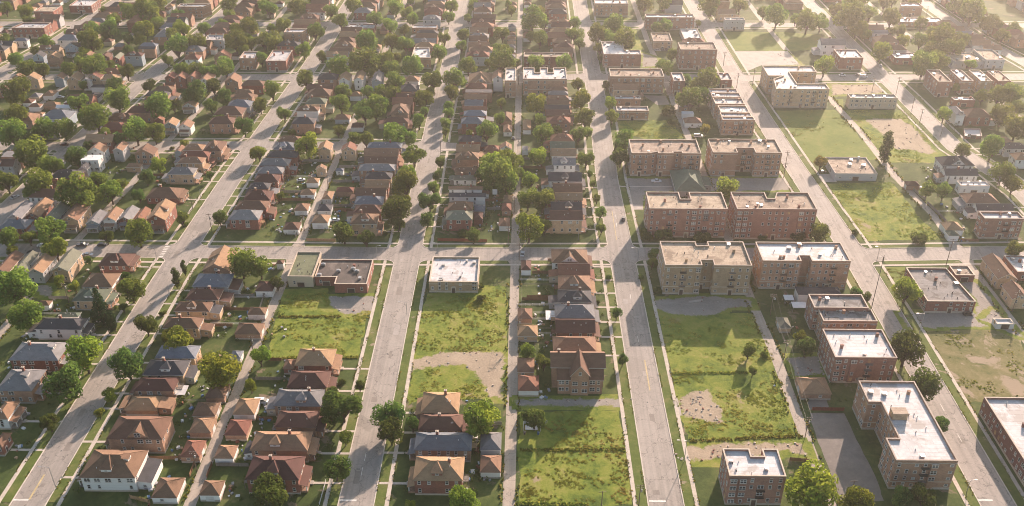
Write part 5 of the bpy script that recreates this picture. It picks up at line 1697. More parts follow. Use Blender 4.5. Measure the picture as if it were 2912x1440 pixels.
    st = near(cx, cy, ST); s = -1 if side(cx, cy, ST[st]) == 'east' else 1
    if K != 'V':
        edge = s * x
        if 'p' in fl and cy < 600:
            pw = min(D * .8, 8.5); pd = 2.3; mb = MB(); a_, b_ = (edge, edge + s * pd); lo, hi = min(a_, b_) + (0 if s < 0 else .003), max(a_, b_) - (.003 if s < 0 else 0)
            mb.box(lo, hi, -pw / 2, pw / 2, 0, .8); po = link('porch', mb.mesh('porch', [WALL['bk'] if wl in ('rd', 'bk', 'yb') else WOODG]), t)
            mb = MB(); e = .3; xo = edge + s * (pd + e); z0, z1 = 3.05, 3.75
            top = [(edge + s * .004, -pw / 2 - e, z1), (xo, -pw / 2 - e, z0), (xo, pw / 2 + e, z0), (edge + s * .004, pw / 2 + e, z1)]; u = [(a, b, c - .2) for a, b, c in top]
            mb.poly(top[::s]); mb.poly(u[::-s], 1)
            for i0, i1 in ((0, 1), (1, 2), (2, 3)): mb.poly([u[i0], u[i1], top[i1], top[i0]], 1)
            link('porch_roof', mb.mesh('porch_roof', [rm, trim]), po)
            if cy < 420:
                for yy in (-pw / 2 + .2, 0, pw / 2 - .2):
                    mb = MB(); xx = edge + s * (pd - .2); mb.box(xx - .14, xx + .14, yy - .14, yy + .14, .8, 2.9); link('column', mb.mesh('column', [TRIM]), po)
                mb = MB(); xs = sorted((edge + s * pd + s * .003, edge + s * (pd + 1.1))); mb.box(xs[0], xs[1], -.8, .8, 0, .4); link('steps', mb.mesh('steps', [CONC]), po)
        if mid: along(t, 'door', DOOR, (edge, rr(-.2, .2) * D), (s, 0), .82 if 'p' in fl else .3)
        sx = xat(ST[st], cy); gap = abs(sx - cx) - W / 2 - HW
        if 1 < gap < 30 and cy < 620:
            YARDS.append((st, s, cy, cx + s * (W / 2 + (2.2 if 'p' in fl else 0)), sx - s * HW))
        rw = rnd.uniform(3, 4.6); wx = cx - s * (W / 2 + rw / 2)
        if rnd.random() < .5 and not any(abs(wx - p) < rw / 2 + u / 2 + .4 and abs(cy - q2) < 2 + v / 2 for p, q2, u, v in BLD0 if (p, q2) != (cx, cy)):
            dy = rr(2.0, D * .42); oy = rr(-.5, .5) * (D - 2 * dy) * .5; hw = rr(2.8, 3.3); x0, x1 = sorted((-edge - s * .003, -edge - s * rw)); mb = MB(); mb.box(x0, x1, oy - dy, oy + dy, 0, hw)
            wg = link('rear_wing', mb.mesh('rear_wing', [wm if rnd.random() < .5 else WALL[rnd.choice(('wt', 'gs', 'tn'))]]), t); mb = MB()
            hi_, lo_ = hw + .75, hw + .05; xi, xo = -edge - s * .004, -edge - s * (rw + .3); top = [(xo, oy - dy - .3, lo_), (xi, oy - dy - .3, hi_), (xi, oy + dy + .3, hi_), (xo, oy + dy + .3, lo_)]; un_ = [(a, b, c - .2) for a, b, c in top]
            mb.poly(top[::s]); mb.poly(un_[::-s], 1)
            for i0, i1 in ((3, 0), (0, 1), (2, 3)): mb.poly([un_[i0], un_[i1], top[i1], top[i0]], 1)
            link('wing_roof', mb.mesh('wing_roof', [rm if rnd.random() < .6 else ROOF[rnd.choice(('gy', 'ch', 'br'))], trim]), wg)
            if mid: link('window', WIN[3], wg, ((x0 + x1) / 2, oy - dy - .004, 1.2))
        elif mid and rnd.random() < .6:
            mb = MB(); e0, e1 = sorted((-edge - s * .003, -edge - s * 2.0)); yy = rr(-.2, .2) * D; mb.box(e0, e1, yy - 1.3, yy + 1.3, 1.0 if fl_n == 1 else 2.6, 1.15 if fl_n == 1 else 2.75, 0, True)
            for px in (e0 + .1, e1 - .1):
                for py in (yy - 1.2, yy + 1.2): mb.box(px - .07, px + .07, py - .07, py + .07, 0, 3.6 if fl_n == 2 else 2.0)
            for py in (yy - 1.2, yy + 1.2): mb.box(e0, e1, py - .04, py + .04, 3.4 if fl_n == 2 else 1.9, 3.5 if fl_n == 2 else 2.0)
            link('back_porch', mb.mesh('back_porch', [rnd.choice((WOOD, WOODG, TANW))]), t)
    else:
        cr = min(CY, key=lambda c: abs(CY[c] - cy))
        if CY[cr] < cy:
            mb = MB(); mb.box(-x * .8, x * .8, -y - 2, -y - .003, 0, .7); po = link('porch', mb.mesh('porch', [CONC]), t)
            mb = MB(); top = [(-x * .85, -y - 2.3, 2.9), (x * .85, -y - 2.3, 2.9), (x * .85, -y - .004, 3.5), (-x * .85, -y - .004, 3.5)]; u = [(a, b, c - .2) for a, b, c in top]
            mb.poly(top); mb.poly(u[::-1], 1)
            for i0, i1 in ((3, 0), (0, 1), (1, 2)): mb.poly([u[i0], u[i1], top[i1], top[i0]], 1)
            link('porch_roof', mb.mesh('porch_roof', [rm, trim]), po)
            for xx in (-x * .75, x * .75):
                mb = MB(); mb.box(xx - .14, xx + .14, -y - 2, -y - 1.72, .7, 2.85); link('column', mb.mesh('column', [TRIM]), po)
            if mid: along(t, 'door', DOOR, (rr(-.3, .3) * x, -y), (0, -1), .72)
    return t
def dormer_end(t, W, D, h, rm, trim, s):
    # small shed-topped dormer on the end slope of a hip
    run = D / 2; mb = MB(); x0 = W / 2 - run * .55; zb = h + PITCH * run * .55; k = 1.2
    mb.box(x0 - 1.8, x0, -k, k, zb - .4, zb + 1.0, 0); mb.poly([(x0 + .25, -k - .2, zb + 1.01), (x0 + .25, k + .2, zb + 1.01), (x0 - 2.2, k + .2, zb + 1.5), (x0 - 2.2, -k - .2, zb + 1.5)], 1)
    o = link('dormer', mb.mesh('dormer', [TRIM, rm]), t); link('window', WIN[3], o, (x0 + .004, 0, zb + .05 - .1), math.pi / 2)
REAL = sorted((l for l in HOUSES.split('\n') if l[0].isupper()), key=lambda l: float(l.split()[2]))[:298]
FAR = MB(); FKEY = list(ROOF) ; FW = list(WALL); FMAT = [ROOF[k] for k in FKEY] + [WALL[k] for k in FW] + [TRIM]
def far_house(k, cx, cy, W, D, h, rf, wl):
    n0 = len(FAR.v); a, b = FKEY.index(rf), len(FKEY) + FW.index(wl); x, y = W / 2 - .4, D / 2 - .4
    FAR.prism([(-x, -y), (x, -y), (x, y), (-x, y)], 0, h, b)
    if k == 'H': mb, _ = roof_hip(W, D, h)
    else:
        mb = MB(); gable_shell(mb, W, D, h, PITCH * D / 2)
        for s in (-1, 1): FAR.poly([(s * x, -y, h - .1), (s * x, y, h - .1), (s * x, 0, h - .1 + PITCH * y)][::s], b)
    k0 = len(FAR.v); FAR.v += mb.v; FAR.f += [tuple(k0 + i for i in f) for f in mb.f]; FAR.m += [a if m != 1 else len(FMAT) - 1 for m in mb.m]
    FAR.xf(Matrix.Translation((cx, cy, 0)), n0)
for l in HOUSES.split('\n'):
    q = l.split()
    if l[0].isupper() and l not in REAL: far_house(q[0], *map(float, q[1:6]), q[6], q[7]); continue
    house(q[0], *map(float, q[1:6]), q[6], q[7], q[8])

struct('distant_houses', FAR, FMAT, 'stuff')

# tall buff-brick house with steep front gable and lean-to wings
def victorian(cx, cy):
    st = 'broad street'
    t = thing('house', 'tall brown-brick house with steep cross gables, beside the gravel cut-through on broad street', 'house', (cx, cy, 0), 'houses along the broad street')
    mb = MB(); mb.prism([(-9.5, -3.5), (9.5, -3.5), (9.5, 5.4), (-9.5, 5.4)], 0, 9.8)
    for s in (-1, 1): mb.poly([(s * 9.5, -3.5, 9.7), (s * 9.5, 5.4, 9.7), (s * 9.5, .95, 12.4)][::s])
    link('wall', mb.mesh('wall', [WALL['bk']]), t)
    mb = MB(); gable_shell(mb, 20.4, 10, 9.8, 3.1); mb.xf(Matrix.Translation((0, .95, 0))); ro = link('roof', mb.mesh('roof', [ROOF['br'], TRIM, ROOF['br']]), t); chimney(ro, -7, 2, 12.6)
    for x0, x1 in ((-7.4, -2.7), (3.8, 8.9)):
        mb = MB(); mb.box(x0, x1, -7, -3.503, 0, 6.8); w = link('wing', mb.mesh('wing', [WALL['bk']]), t)
        mb = MB(); top = [(x0 - .5, -7.5, 6.7), (x1 + .5, -7.5, 6.7), (x1 + .5, -3.51, 9.5), (x0 - .5, -3.51, 9.5)]; u = [(a, b, c - .2) for a, b, c in top]; mb.poly(top); mb.poly(u[::-1], 1)
        for i0, i1 in ((3, 0), (0, 1), (1, 2)): mb.poly([u[i0], u[i1], top[i1], top[i0]], 1)
        link('wing_roof', mb.mesh('wing_roof', [ROOF['br'], TRIM]), w)
        for z in (1.4, 4.6):
            for u_ in (.28, .72): link('window', WIN[2] if u_ < .5 else WIN[1], w, (x0 + (x1 - x0) * u_, -7.004, z))
    mb = MB(); a, b = -2.7, 3.8; m_ = (a + b) / 2
    mb.prism([(a + .003, -7.9), (b - .003, -7.9), (b - .003, 0), (a + .003, 0)], 0, 9.4); mb.poly([(a, -7.9, 9.4), (b, -7.9, 9.4), (m_, -7.9, 13.5)]); bay = link('front_bay', mb.mesh('front_bay', [WALL['bk']]), t)
    mb = MB(); gable_shell(mb, 10.6, 7.5, 9.2, 4.75); mb.xf(Matrix.Translation((m_, -3.2, 0)) @ Matrix.Rotation(math.pi / 2, 4, 'Z')); link('gable_roof', mb.mesh('gable_roof', [ROOF['br'], TRIM, ROOF['br']]), bay)
    for z in (1.4, 4.8):
        for xx in (-1.2, 2.3): link('window', WIN[2], bay, (xx, -7.904, z))
    link('window', WIN[1], bay, (m_, -7.904, 9.3))
victorian(20.6, 274.8)

# front walks to the kerb
fw = MB()
for st, s, y, xa, xb in YARDS:
    a, b = sorted((xa, xb - s * .2)); fw.box(a, b, y - .5, y + .5, 0, .095)
struct('front_walks', fw, [WALK])

# ---------------------------------------------------------------- flat-roofed buildings
def offset(pts, d):
    out = []; n = len(pts)
    for i in range(n):
        p0, p, p1 = Vector(pts[i - 1]), Vector(pts[i]), Vector(pts[(i + 1) % n])
        e0, e1 = (p - p0).normalized(), (p1 - p).normalized(); n0, n1 = Vector((e0.y, -e0.x)), Vector((e1.y, -e1.x))
        k = n0 + n1; k = k / max(.25, k.dot(n0)); out.append(tuple(p + k * d))
    return out
NUM = {1: 'one', 2: 'two', 3: 'three', 4: 'four', 5: 'five'}
def ring(mb, outer, inner, z0, z1, m=0):
    n = len(outer)
    for i in range(n):
        j = (i + 1) % n; a, b, c, d = outer[i], outer[j], inner[j], inner[i]
        mb.poly([(*a, z1), (*b, z1), (*c, z1), (*d, z1)], m); mb.poly([(*a, z0), (*b, z0), (*b, z1), (*a, z1)], m); mb.poly([(*c, z0), (*d, z0), (*d, z1), (*c, z1)], m)
        mb.poly([(*b, z0), (*a, z0), (*d, z0), (*c, z0)], m)
def flats(h, rf, wl, P):
    P = ccw(P); P = [p for i, p in enumerate(P) if math.dist(p, P[i - 1]) > .4]
    xs = [p[0] for p in P]; ys = [p[1] for p in P]; cx, cy = (min(xs) + max(xs)) / 2, (min(ys) + max(ys)) / 2
    rnd = random.Random(int(cx * 3 + cy * 5)); rr = rnd.uniform
    nf = max(1, round((h - .5) / 3.3)); st = near(cx, cy, ST); sd = side(cx, cy, ST[st]); bk = block(min(ys))
    area = (max(xs) - min(xs)) * (max(ys) - min(ys)); small = h < 3
    kind = 'shed' if small else 'shop' if nf == 1 else 'block' if nf > 2 else 'flats'
    lab = f"{NUM[nf]}-storey {WN[wl]} {kind} with {RN[rf]} flat roof, {rank('f', st, sd, bk)} north of {bk}, {sd} of {st}"
    t = thing({'shed': 'storage_shed', 'shop': 'commercial_building'}.get(kind, 'apartment_building'), lab, {'shed': 'shed', 'shop': 'commercial building'}.get(kind, 'apartment building'), (cx, cy, 0), 'flat-roofed buildings near the ' + st)
    P = [(x - cx, y - cy) for x, y in P]; wm = WALL['rf' if wl == 'rd' and nf > 2 else wl]; par = .75 if nf > 1 else .5; inn = offset(P, -.35)
    mb = MB(); n = len(P)
    for i in range(n):
        j = (i + 1) % n; mb.poly([(*P[i], 0), (*P[j], 0), (*P[j], h), (*P[i], h)]); mb.poly([(*inn[j], h - par), (*inn[i], h - par), (*inn[i], h), (*inn[j], h)])
    wo = link('wall', mb.mesh('wall', [wm]), t)
    mb = MB(); mb.poly([(*p, h - par + .02) for p in inn]); ro = link('roof', mb.mesh('roof', [DECK.get(rf, DECK['gy'])]), t)
    mb = MB(); ring(mb, offset(P, .06), offset(P, -.41), h - .002, h + .16); link('parapet', mb.mesh('parapet', [STONE]), t)
    if nf > 1:
        for z in ([h - 1.25] if nf < 3 else [h - 1.3, h / nf * 1.02]):
            mb = MB(); ring(mb, offset(P, .08), offset(P, -.05), z, z + .28); link('belt_course', mb.mesh('belt_course', [STONE if wl in ('bk', 'yb', 'ob') else wm]), t)
        mb = MB(); ring(mb, offset(P, .05), offset(P, -.05), 0, .9); link('foundation', mb.mesh('foundation', [STONE if rnd.random() < .5 else CONC]), t)
    # openings
    budget = 98; fh = (h - 1.1) / nf
    for i in range(n):
        a, b = Vector(P[i]), Vector(P[(i + 1) % n]); L = (b - a).length
        if L < 2: continue
        d = (b - a) / L; nn = Vector((d.y, -d.x))
        if nn.y > .5: continue
        if abs(nn.x) > .7 and ((nn.x > 0 and cx > 20) or (nn.x < 0 and cx < -20)): continue
        cols = max(1, int(L / (2.7 if nf > 1 else 4.5)))
        if cy > 560: cols = max(1, int(L / 3.6))
        kinds = [rnd.choice((1, 1, 2, 3, 1, 0)) for _ in range(cols)]; south = nn.y < -.7
        stair = set()
        if south and nf > 2 and L > 9: stair = {cols // 2} if L < 24 else {cols // 4, (3 * cols) // 4}
        bays = {c for c in range(cols) if kinds[c] == 2 and c not in stair} if south and nf > 2 and L > 12 and cy < 600 else set()
        for c in bays:
            p = a + d * ((c + .5) / cols * L); mb = MB(); mb.prism([(-1.3, -.005), (-1.0, -.6), (1.0, -.6), (1.3, -.005)][::1], .95, h - 1.5)
            mb.box(-1.15, 1.15, -.66, -.006, h - 1.5, h - 1.32, 1, True); link('bay', mb.mesh('bay', [wm, STONE]), t, (p.x, p.y, 0), math.atan2(nn.x, -nn.y))
        for f in range(nf):
            z = .9 + f * fh + .55
            for c in range(cols):
                if kinds[c] == 0 and nf > 1 or budget <= 0: continue
                if rnd.random() < .06: continue
                p = a + d * ((c + .5) / cols * L)
                if nf == 1 and south and c == cols // 2: continue
                along(t, 'window', BOARDED if (wq := rnd.random()) < .04 else COOLER if wq < .16 and kinds[c] != 3 else WIN[kinds[c] or 1], p + nn * (.6 if c in bays else 0), nn, z); budget -= 1
                if c in stair and f > 0:
                    mb = MB(); bz = z - .55; mb.box(-1.35, 1.35, -1.1, -.004, bz, bz + .12, 0, True)
                    for k in range(9): mb.box(-1.33 + k * .325, -1.29 + k * .325, -1.08, -1.04, bz + .12, bz + 1.05, 0)
                    mb.box(-1.35, 1.35, -1.1, -1.02, bz + 1.0, bz + 1.08, 0, True)
                    for sx in (-1, 1): mb.box(sx * 1.31 - .04, sx * 1.31 + .04, -1.1, -.004, bz + 1.0, bz + 1.08, 0, True)
                    bo = link('balcony', mb.mesh('balcony', [DARKM if rnd.random() < .6 else WOODG]), t, (p.x, p.y, 0), math.atan2(nn.x, -nn.y))
        if south and L > 5:
            p = a + d * (L * (.5 if nf == 1 or L > 9 else .25)); mb = MB()
            if nf == 1: mb.box(-1.7, 1.7, -.08, 0, 0, 2.5, 0); mb.box(-1.5, 1.5, -.1, -.08, .1, 2.3, 1)
            else: mb.box(-1.1, 1.1, -.25, 0, 0, 3.0, 0); mb.box(-.7, .7, -.28, -.25, .05, 2.4, 1)
            link('entrance', mb.mesh('entrance', [STONE, DOORM]), t, (p.x + nn.x * .06, p.y + nn.y * .06, 0), math.atan2(nn.x, -nn.y))
    # things on the roof
    def onroof():
        for _ in range(40):
            p = (rr(min(xs) - cx + 1.5, max(xs) - cx - 1.5), rr(min(ys) - cy + 1.5, max(ys) - cy - 1.5))
            if inside(p, offset(P, -1.4)): return p
    zr = h - par + .02
    for _ in range(0 if small else min(14, 3 + int(area / 50))):
        p = onroof()
        if not p: continue
        mb = MB(); q = rnd.random()
        if q < .62: mb.tube((0, 0, 0), (0, 0, rr(.6, 1.1)), .16, .16, 8); nm, mt = 'vent_pipe', TRIM if rnd.random() < .3 else DARKM
        elif q < .84: s = rr(.35, .8); mb.box(-s, s, -s, s, 0, rr(.5, 1.0)); mb.box(-s - .08, s + .08, -s - .08, s + .08, 1.0, 1.08, 0, True); nm, mt = 'roof_hatch', METAL
        else: mb.box(-.5, .5, -.4, .4, 0, 1.5); mb.box(-.6, .6, -.5, .5, 1.5, 1.65, 0, True); nm, mt = 'chimney', wm
        link(nm, mb.mesh(nm, [mt]), ro, (p[0], p[1], zr))
    if rf in ('br', 'wh') and nf == 1 and area > 200:
        for _ in range(5):
            p = onroof()
            if p: mb = MB(); mb.box(-.9, .9, -.6, .6, .15, 1.1, 0, True); mb.tube((0, 0, 1.1), (0, 0, 1.3), .45, .45, 10); link('air_conditioner', mb.mesh('air_conditioner', [METAL]), ro, (p[0], p[1], zr))
    if abs(cx - 129.5) < 2 and abs(cy - 241) < 3:
        mb = MB(); mb.box(-4.4, .6, .2, 3.4, 0, 2.6); mb.box(-4.5, .7, .1, 3.5, 2.6, 2.75, 1, True); link('stair_house', mb.mesh('stair_house', [WALL['yb'], DECK['tn']]), ro, (0, 0, zr))
    return t
for l in FLATS.split('\n'):
    q = l.split(); flats(float(q[0]), q[1], q[2], [tuple(map(float, v.split(','))) for v in q[3:]])

# ---------------------------------------------------------------- trees
def crown_mesh(seed, shape):
    r = random.Random(seed); u = r.uniform; mb = MB(); lobes = []
    if shape == 'round':
        lobes.append((Vector((0, 0, .05)), .5, .4))
        ex, ey, lo = u(.8, 1.15), u(.8, 1.15), u(.2, .3)
        for i in range(r.randint(15, 24)):
            a = u(0, 6.28); z = u(-.6, .85); k = math.sqrt(max(.05, 1 - z * z)) * u(.4, .8); lobes.append((Vector((k * math.cos(a) * ex, k * math.sin(a) * ey, z * .75)), u(lo, lo + .2), r.random()))
        n = 3000; ls = .1
    elif shape == 'tall':
        for i in range(15):
            z = -1 + 2 * i / 14; k = .55 * math.sqrt(max(.02, 1 - z * z)); a = u(0, 6.28); lobes.append((Vector((k * .5 * math.cos(a), k * .5 * math.sin(a), z * 1.5)), .25 + .4 * k, r.random()))
        n = 2200; ls = .11
    elif shape == 'cone':
        for i in range(18):
            z = -1 + 2 * i / 17; k = .8 * (1 - (z + 1) / 2) + .05; a = u(0, 6.28); lobes.append((Vector((k * .55 * math.cos(a), k * .55 * math.sin(a), z * 1.4)), .12 + .45 * k, r.random()))
        n = 2200; ls = .1
    else:
        for i in range(9):
            a = u(0, 6.28); k = u(.2, .7); lobes.append((Vector((k * math.cos(a), k * math.sin(a), u(-.2, .3))), u(.3, .5), r.random()))
        n = 1400; ls = .13
    wts = [l[1] ** 2 for l in lobes]
    for _ in range(n):
        c, rad, tone = r.choices(lobes, wts)[0]
        d = Vector((r.gauss(0, 1), r.gauss(0, 1), r.gauss(0, 1))).normalized(); p = c + d * rad * (1 - abs(r.gauss(0, .16)))
        nr = (d + Vector((u(-1, 1), u(-1, 1), u(-.6, 1.0))) * .75).normalized(); t = nr.orthogonal().normalized(); t = Matrix.Rotation(u(0, 6.28), 3, nr) @ t; b = nr.cross(t); s = ls * u(.55, 1.15)
        mb.poly([p - t * s, p + b * s * .55, p + t * s, p - b * s * .55]); mb.t.append(min(1, max(0, tone * .7 + u(0, .3))))
    return mb
CROWNS = {}
def crown(c, i):
    if (c, i) not in CROWNS:
        shape = {'n': 'tall', 'c': 'cone', 's': 'bush'}.get(c, 'round')
        key = (shape, i)
        if key not in CROWNS: CROWNS[key] = crown_mesh(100 + i * 7 + len(shape), shape)
        CROWNS[(c, i)] = CROWNS[key].mesh('crown', [LEAF[c]])
    return CROWNS[(c, i)]
def trunk_mesh(seed):
    r = random.Random(seed); mb = MB(); mb.tube((0, 0, -.02), (0, 0, .5), 1.25, .9, 8, 0, False); mb.tube((0, 0, .5), (.3, 0, 1.0), .9, .5, 8)
    for i in range(5):
        a = i * 1.26 + r.uniform(-.3, .3); z = r.uniform(.45, .75); mb.tube((0, 0, z), (7 * math.cos(a), 7 * math.sin(a), z + r.uniform(.25, .45)), .5, .18, 5)
    return mb.mesh('trunk', [BARK])
TRUNKS = [trunk_mesh(i) for i in range(4)]
TT = {'b': 'bright green', 'd': 'dark green', 'm': 'mid-green', 'n': 'narrow upright dark', 'c': 'dark conical', 's': 'low dark', 'y': 'yellowing'}
for l in TREES.split('\n'):
    q = l.split(); kd, c = q[0], q[4]; x, y, R = map(float, q[1:4]); bk = block(y); i = random.randrange(12)
    st = near(x, y, ST); aa = near(x, y, AL); size = 'small' if R < 2.6 else 'large' if R > 4.8 else 'middling'
    if kd == 'k': nm, loc, grp = 'street_tree', f"{side(x, y, ST[st])} kerb of {st}", 'trees along the kerbs'; key = (st, side(x, y, ST[st]))
    else: nm, loc, grp = ('shrub' if kd == 's' else 'yard_tree'), f"yards {side(x, y, AL[aa])} of {aa}", 'shrubs in the lots' if kd == 's' else 'trees in the yards'; key = (aa, side(x, y, AL[aa]))
    if c == 'c': nm = 'conifer_tree'
    lab = f"{size} {TT[c]} {'shrub' if kd == 's' else 'tree'}, {rank(kd, key, bk)} north of {bk}, {loc}"
    t = thing(nm, lab, 'shrub' if kd == 's' else 'tree', (x, y, 0), grp)
    if kd == 's': link('foliage', crown(c if c in 'sdmb' else 's', i), t, (0, 0, R * .5), R_(0, 6.28), (R, R, R * .85)); continue
    zc = 1.5 + R * .95; sx = R * R_(.93, 1.07)
    if c in 'nc': k = 1.25; link('crown', crown(c, i % 4), t, (0, 0, 1.6 + 1.5 * R * k * .95), R_(0, 6.28), (R * k, R * k, R * k)); zc = 1.6 + R
    else: link('crown', crown(c, i), t, (0, 0, zc), R_(0, 6.28), (sx, R, R * R_(.92, 1.06)))
    w = .055 * R + .05; link('trunk', TRUNKS[i % 4], t, (0, 0, 0), R_(0, 6.28), (w, w, zc))

# low tangled greenery in the yards and against the houses: uncountable
un = MB()
for bx, by, bw, bd in [tuple(map(float, l.split()[1:5])) for l in HOUSES.split('\n')]:
    if by > 560: continue
    for _ in range(7 if bw > 9 else 3):
        e = random.random(); x = bx + (R_(-.5, .5) * bw if e < .25 else random.choice((-1, 1)) * (bw / 2 + R_(.4, 7))); y = by + (random.choice((-1, 1)) * (bd / 2 + .4) if e < .25 else R_(-.55, .55) * bd)
        if abs(x - xat(ST[near(x, y, ST)], y)) < 11.5 or abs(x - xat(AL[near(x, y, AL)], y)) < 2.6 or any(abs(y - c) < 11.5 for c in CY.values()): continue
        if any(inside((x, y), q) for _, q in PATCH): continue
        r = R_(.5, 1.7); hh = r * R_(.6, 1.2); tone = random.random()
        for _ in range(int(26 * r)):
            d = Vector((random.gauss(0, 1), random.gauss(0, 1), abs(random.gauss(0, 1)))).normalized(); p = Vector((x + d.x * r, y + d.y * r, d.z * hh + .1)) ; nr = (d + Vector((R_(-1, 1), R_(-1, 1), R_(-.5, 1))) * .7).normalized(); t = nr.orthogonal().normalized(); b = nr.cross(t); s = R_(.22, .42)
            un.poly([p - t * s, p + b * s * .6, p + t * s, p - b * s * .6]); un.t.append(min(1, tone * .7 + R_(0, .3)))
struct('undergrowth', un, [LEAF['s']], 'stuff')

# ---------------------------------------------------------------- poles and lamps
ub = MB(); ub.tube((0, 0, 0), (0, 0, 1), .17, .11, 8)
UPOLE = ub.mesh('pole', [POLEM])
ab = MB(); ab.box(-1.25, 1.25, -.06, .06, -.07, .07, 0, True); ARM = ab.mesh('crossarm', [POLEM])
ib = MB(); ib.tube((0, 0, 0), (0, 0, .22), .05, .05, 6); INS = ib.mesh('insulator', [TRIM])
tb_ = MB(); tb_.tube((0, 0, -.5), (0, 0, .45), .28, .28, 10); tb_.tube((0, 0, .45), (0, 0, .6), .28, .1, 10); TRF = tb_.mesh('transformer', [METAL])
lb = MB(); lb.tube((0, 0, 0), (0, 0, 1), .13, .075, 8); LPOLE = lb.mesh('pole', [METAL])
hb = MB(); hb.box(-.16, .16, -.42, .42, -.09, .06, 0, True); hb.box(-.12, .12, -.32, .32, -.14, -.09, 1, True); HEAD = hb.mesh('lamp_head', [METAL, TRIM])
for k, (x, y), h, d in POLE:
    bk = block(y); st = near(x, y, ST); al_ = near(x, y, AL); n = rank('pole', k, bk, st)
    if k == 'l':
        t = thing('street_lamp', f"slim grey street lamp{' with long arm' if d else ''}, {n} north of {bk}, {side(x, y, ST[st])} of {st}", 'street lamp', (x, y, 0), 'street lamps')
        link('pole', LPOLE, t, None, 0, (1, 1, h)); dd = d or (1 if x < xat(ST[st], y) else -1); L = 2.6 if d else 1.4
        mb = MB(); mb.tube((0, 0, h - .1), (dd * L * .5, 0, h + .25), .06, .05, 6); mb.tube((dd * L * .5, 0, h + .25), (dd * L, 0, h + .3), .05, .04, 6); link('arm', mb.mesh('arm', [METAL]), t)
        link('lamp_head', HEAD, t, (dd * (L + .3), 0, h + .3), math.pi / 2)
    elif k == 'u':
        t = thing('utility_pole', f"wooden utility pole with crossarm, {n} north of {bk}, beside {al_} near {st}", 'utility pole', (x, y, 0), 'utility poles')
        link('pole', UPOLE, t, None, 0, (1, 1, h)); rz = R_(-.1, .1)
        for z in ([h - .5] if h < 9 else [h - .5, h - 1.4]):
            a = link('crossarm', ARM, t, (0, .16, z), rz)
            for xx in (-1.1, -.5, .5, 1.1): link('insulator', INS, a, (xx, 0, .07))
        if h > 8.5: link('transformer', TRF, t, (.45, 0, h - 2.4))
    else:
        t = thing('steel_mast', f"very tall dark steel mast beside sunlit street, south-east of the main crossing corner", 'mast', (x, y, 0))
        mb = MB(); mb.tube((0, 0, 0), (0, 0, h), .17, .09, 8); link('pole', mb.mesh('pole', [DARKM]), t)
        mb = MB(); mb.box(-.2, .2, -.18, .18, h - 3.2, h - .8, 0, True); link('antenna', mb.mesh('antenna', [DARKM]), t)
# wires strung pole to pole along the alleys
for n, pl in AL.items():
    ps = sorted(((x, y, h) for k, (x, y), h, d in POLE if k == 'u' and abs(xat(pl, y) - x) < 6), key=lambda p: p[1])
    for a, b in zip(ps, ps[1:]):
        if b[1] - a[1] > 120: continue
        mb = MB()
        for off in (-1.1, 1.1):
            pts = [(a[0] + (b[0] - a[0]) * t / 8 + off, a[1] + (b[1] - a[1]) * t / 8, a[2] + (b[2] - a[2]) * t / 8 - .2 - 1.2 * 4 * (t / 8) * (1 - t / 8)) for t in range(9)]
            for p, q in zip(pts, pts[1:]): mb.tube(p, q, .03, .03, 4, 0, False)
        tag(link('power_line', mb.mesh('power_line', [DARKM])), f"thin sagging power lines over {n}, {rank('wire', n)} span going north", 'power line', 'power lines over the alleys')

# ---------------------------------------------------------------- cars
PAINTS = {'white': (.7, .7, .68), 'silver': (.42, .43, .44), 'grey': (.2, .2, .21), 'black': (.02, .02, .022), 'dark grey': (.06, .06, .065), 'dark red': (.12, .02, .018), 'dark blue': (.03, .05, .10), 'dark green': (.03, .05, .035)}
def paint(n):
    m, nt, b, _ = nodes('car_paint_' + n); b.inputs['Base Color'].default_value = (*PAINTS[n], 1); b.inputs['Roughness'].default_value = .35; b.inputs['Coat Weight'].default_value = .5
    return m
CP = {n: paint(n) for n in PAINTS}
def loft(mb, secs, m=0):
    """secs: (x, half width, z low, z high) along the length"""
    for (x0, w0, a0, b0), (x1, w1, a1, b1) in zip(secs, secs[1:]):
        mb.poly([(x0, -w0, b0), (x1, -w1, b1), (x1, w1, b1), (x0, w0, b0)], m)
        mb.poly([(x0, -w0, a0), (x1, -w1, a1), (x1, -w1, b1), (x0, -w0, b0)], m); mb.poly([(x0, w0, b0), (x1, w1, b1), (x1, w1, a1), (x0, w0, a0)], m)
    for i, s in ((0, 1), (-1, -1)):
        x, w, a, b = secs[i]; mb.poly([(x, -w, a), (x, -w, b), (x, w, b), (x, w, a)][::s], m)
wb = MB(); wb.tube((0, -.11, 0), (0, .11, 0), .33, .33, 14); wb.tube((0, .11, 0), (0, -.11, 0), .33, .33, 14); wb.tube((0, -.125, 0), (0, .125, 0), .19, .19, 10, 1); wb.tube((0, .125, 0), (0, -.125, 0), .19, .19, 10, 1)
WHEEL = wb.mesh('wheel', [surf('tyre_rubber', (.02, .02, .02), .9, .1), METAL])
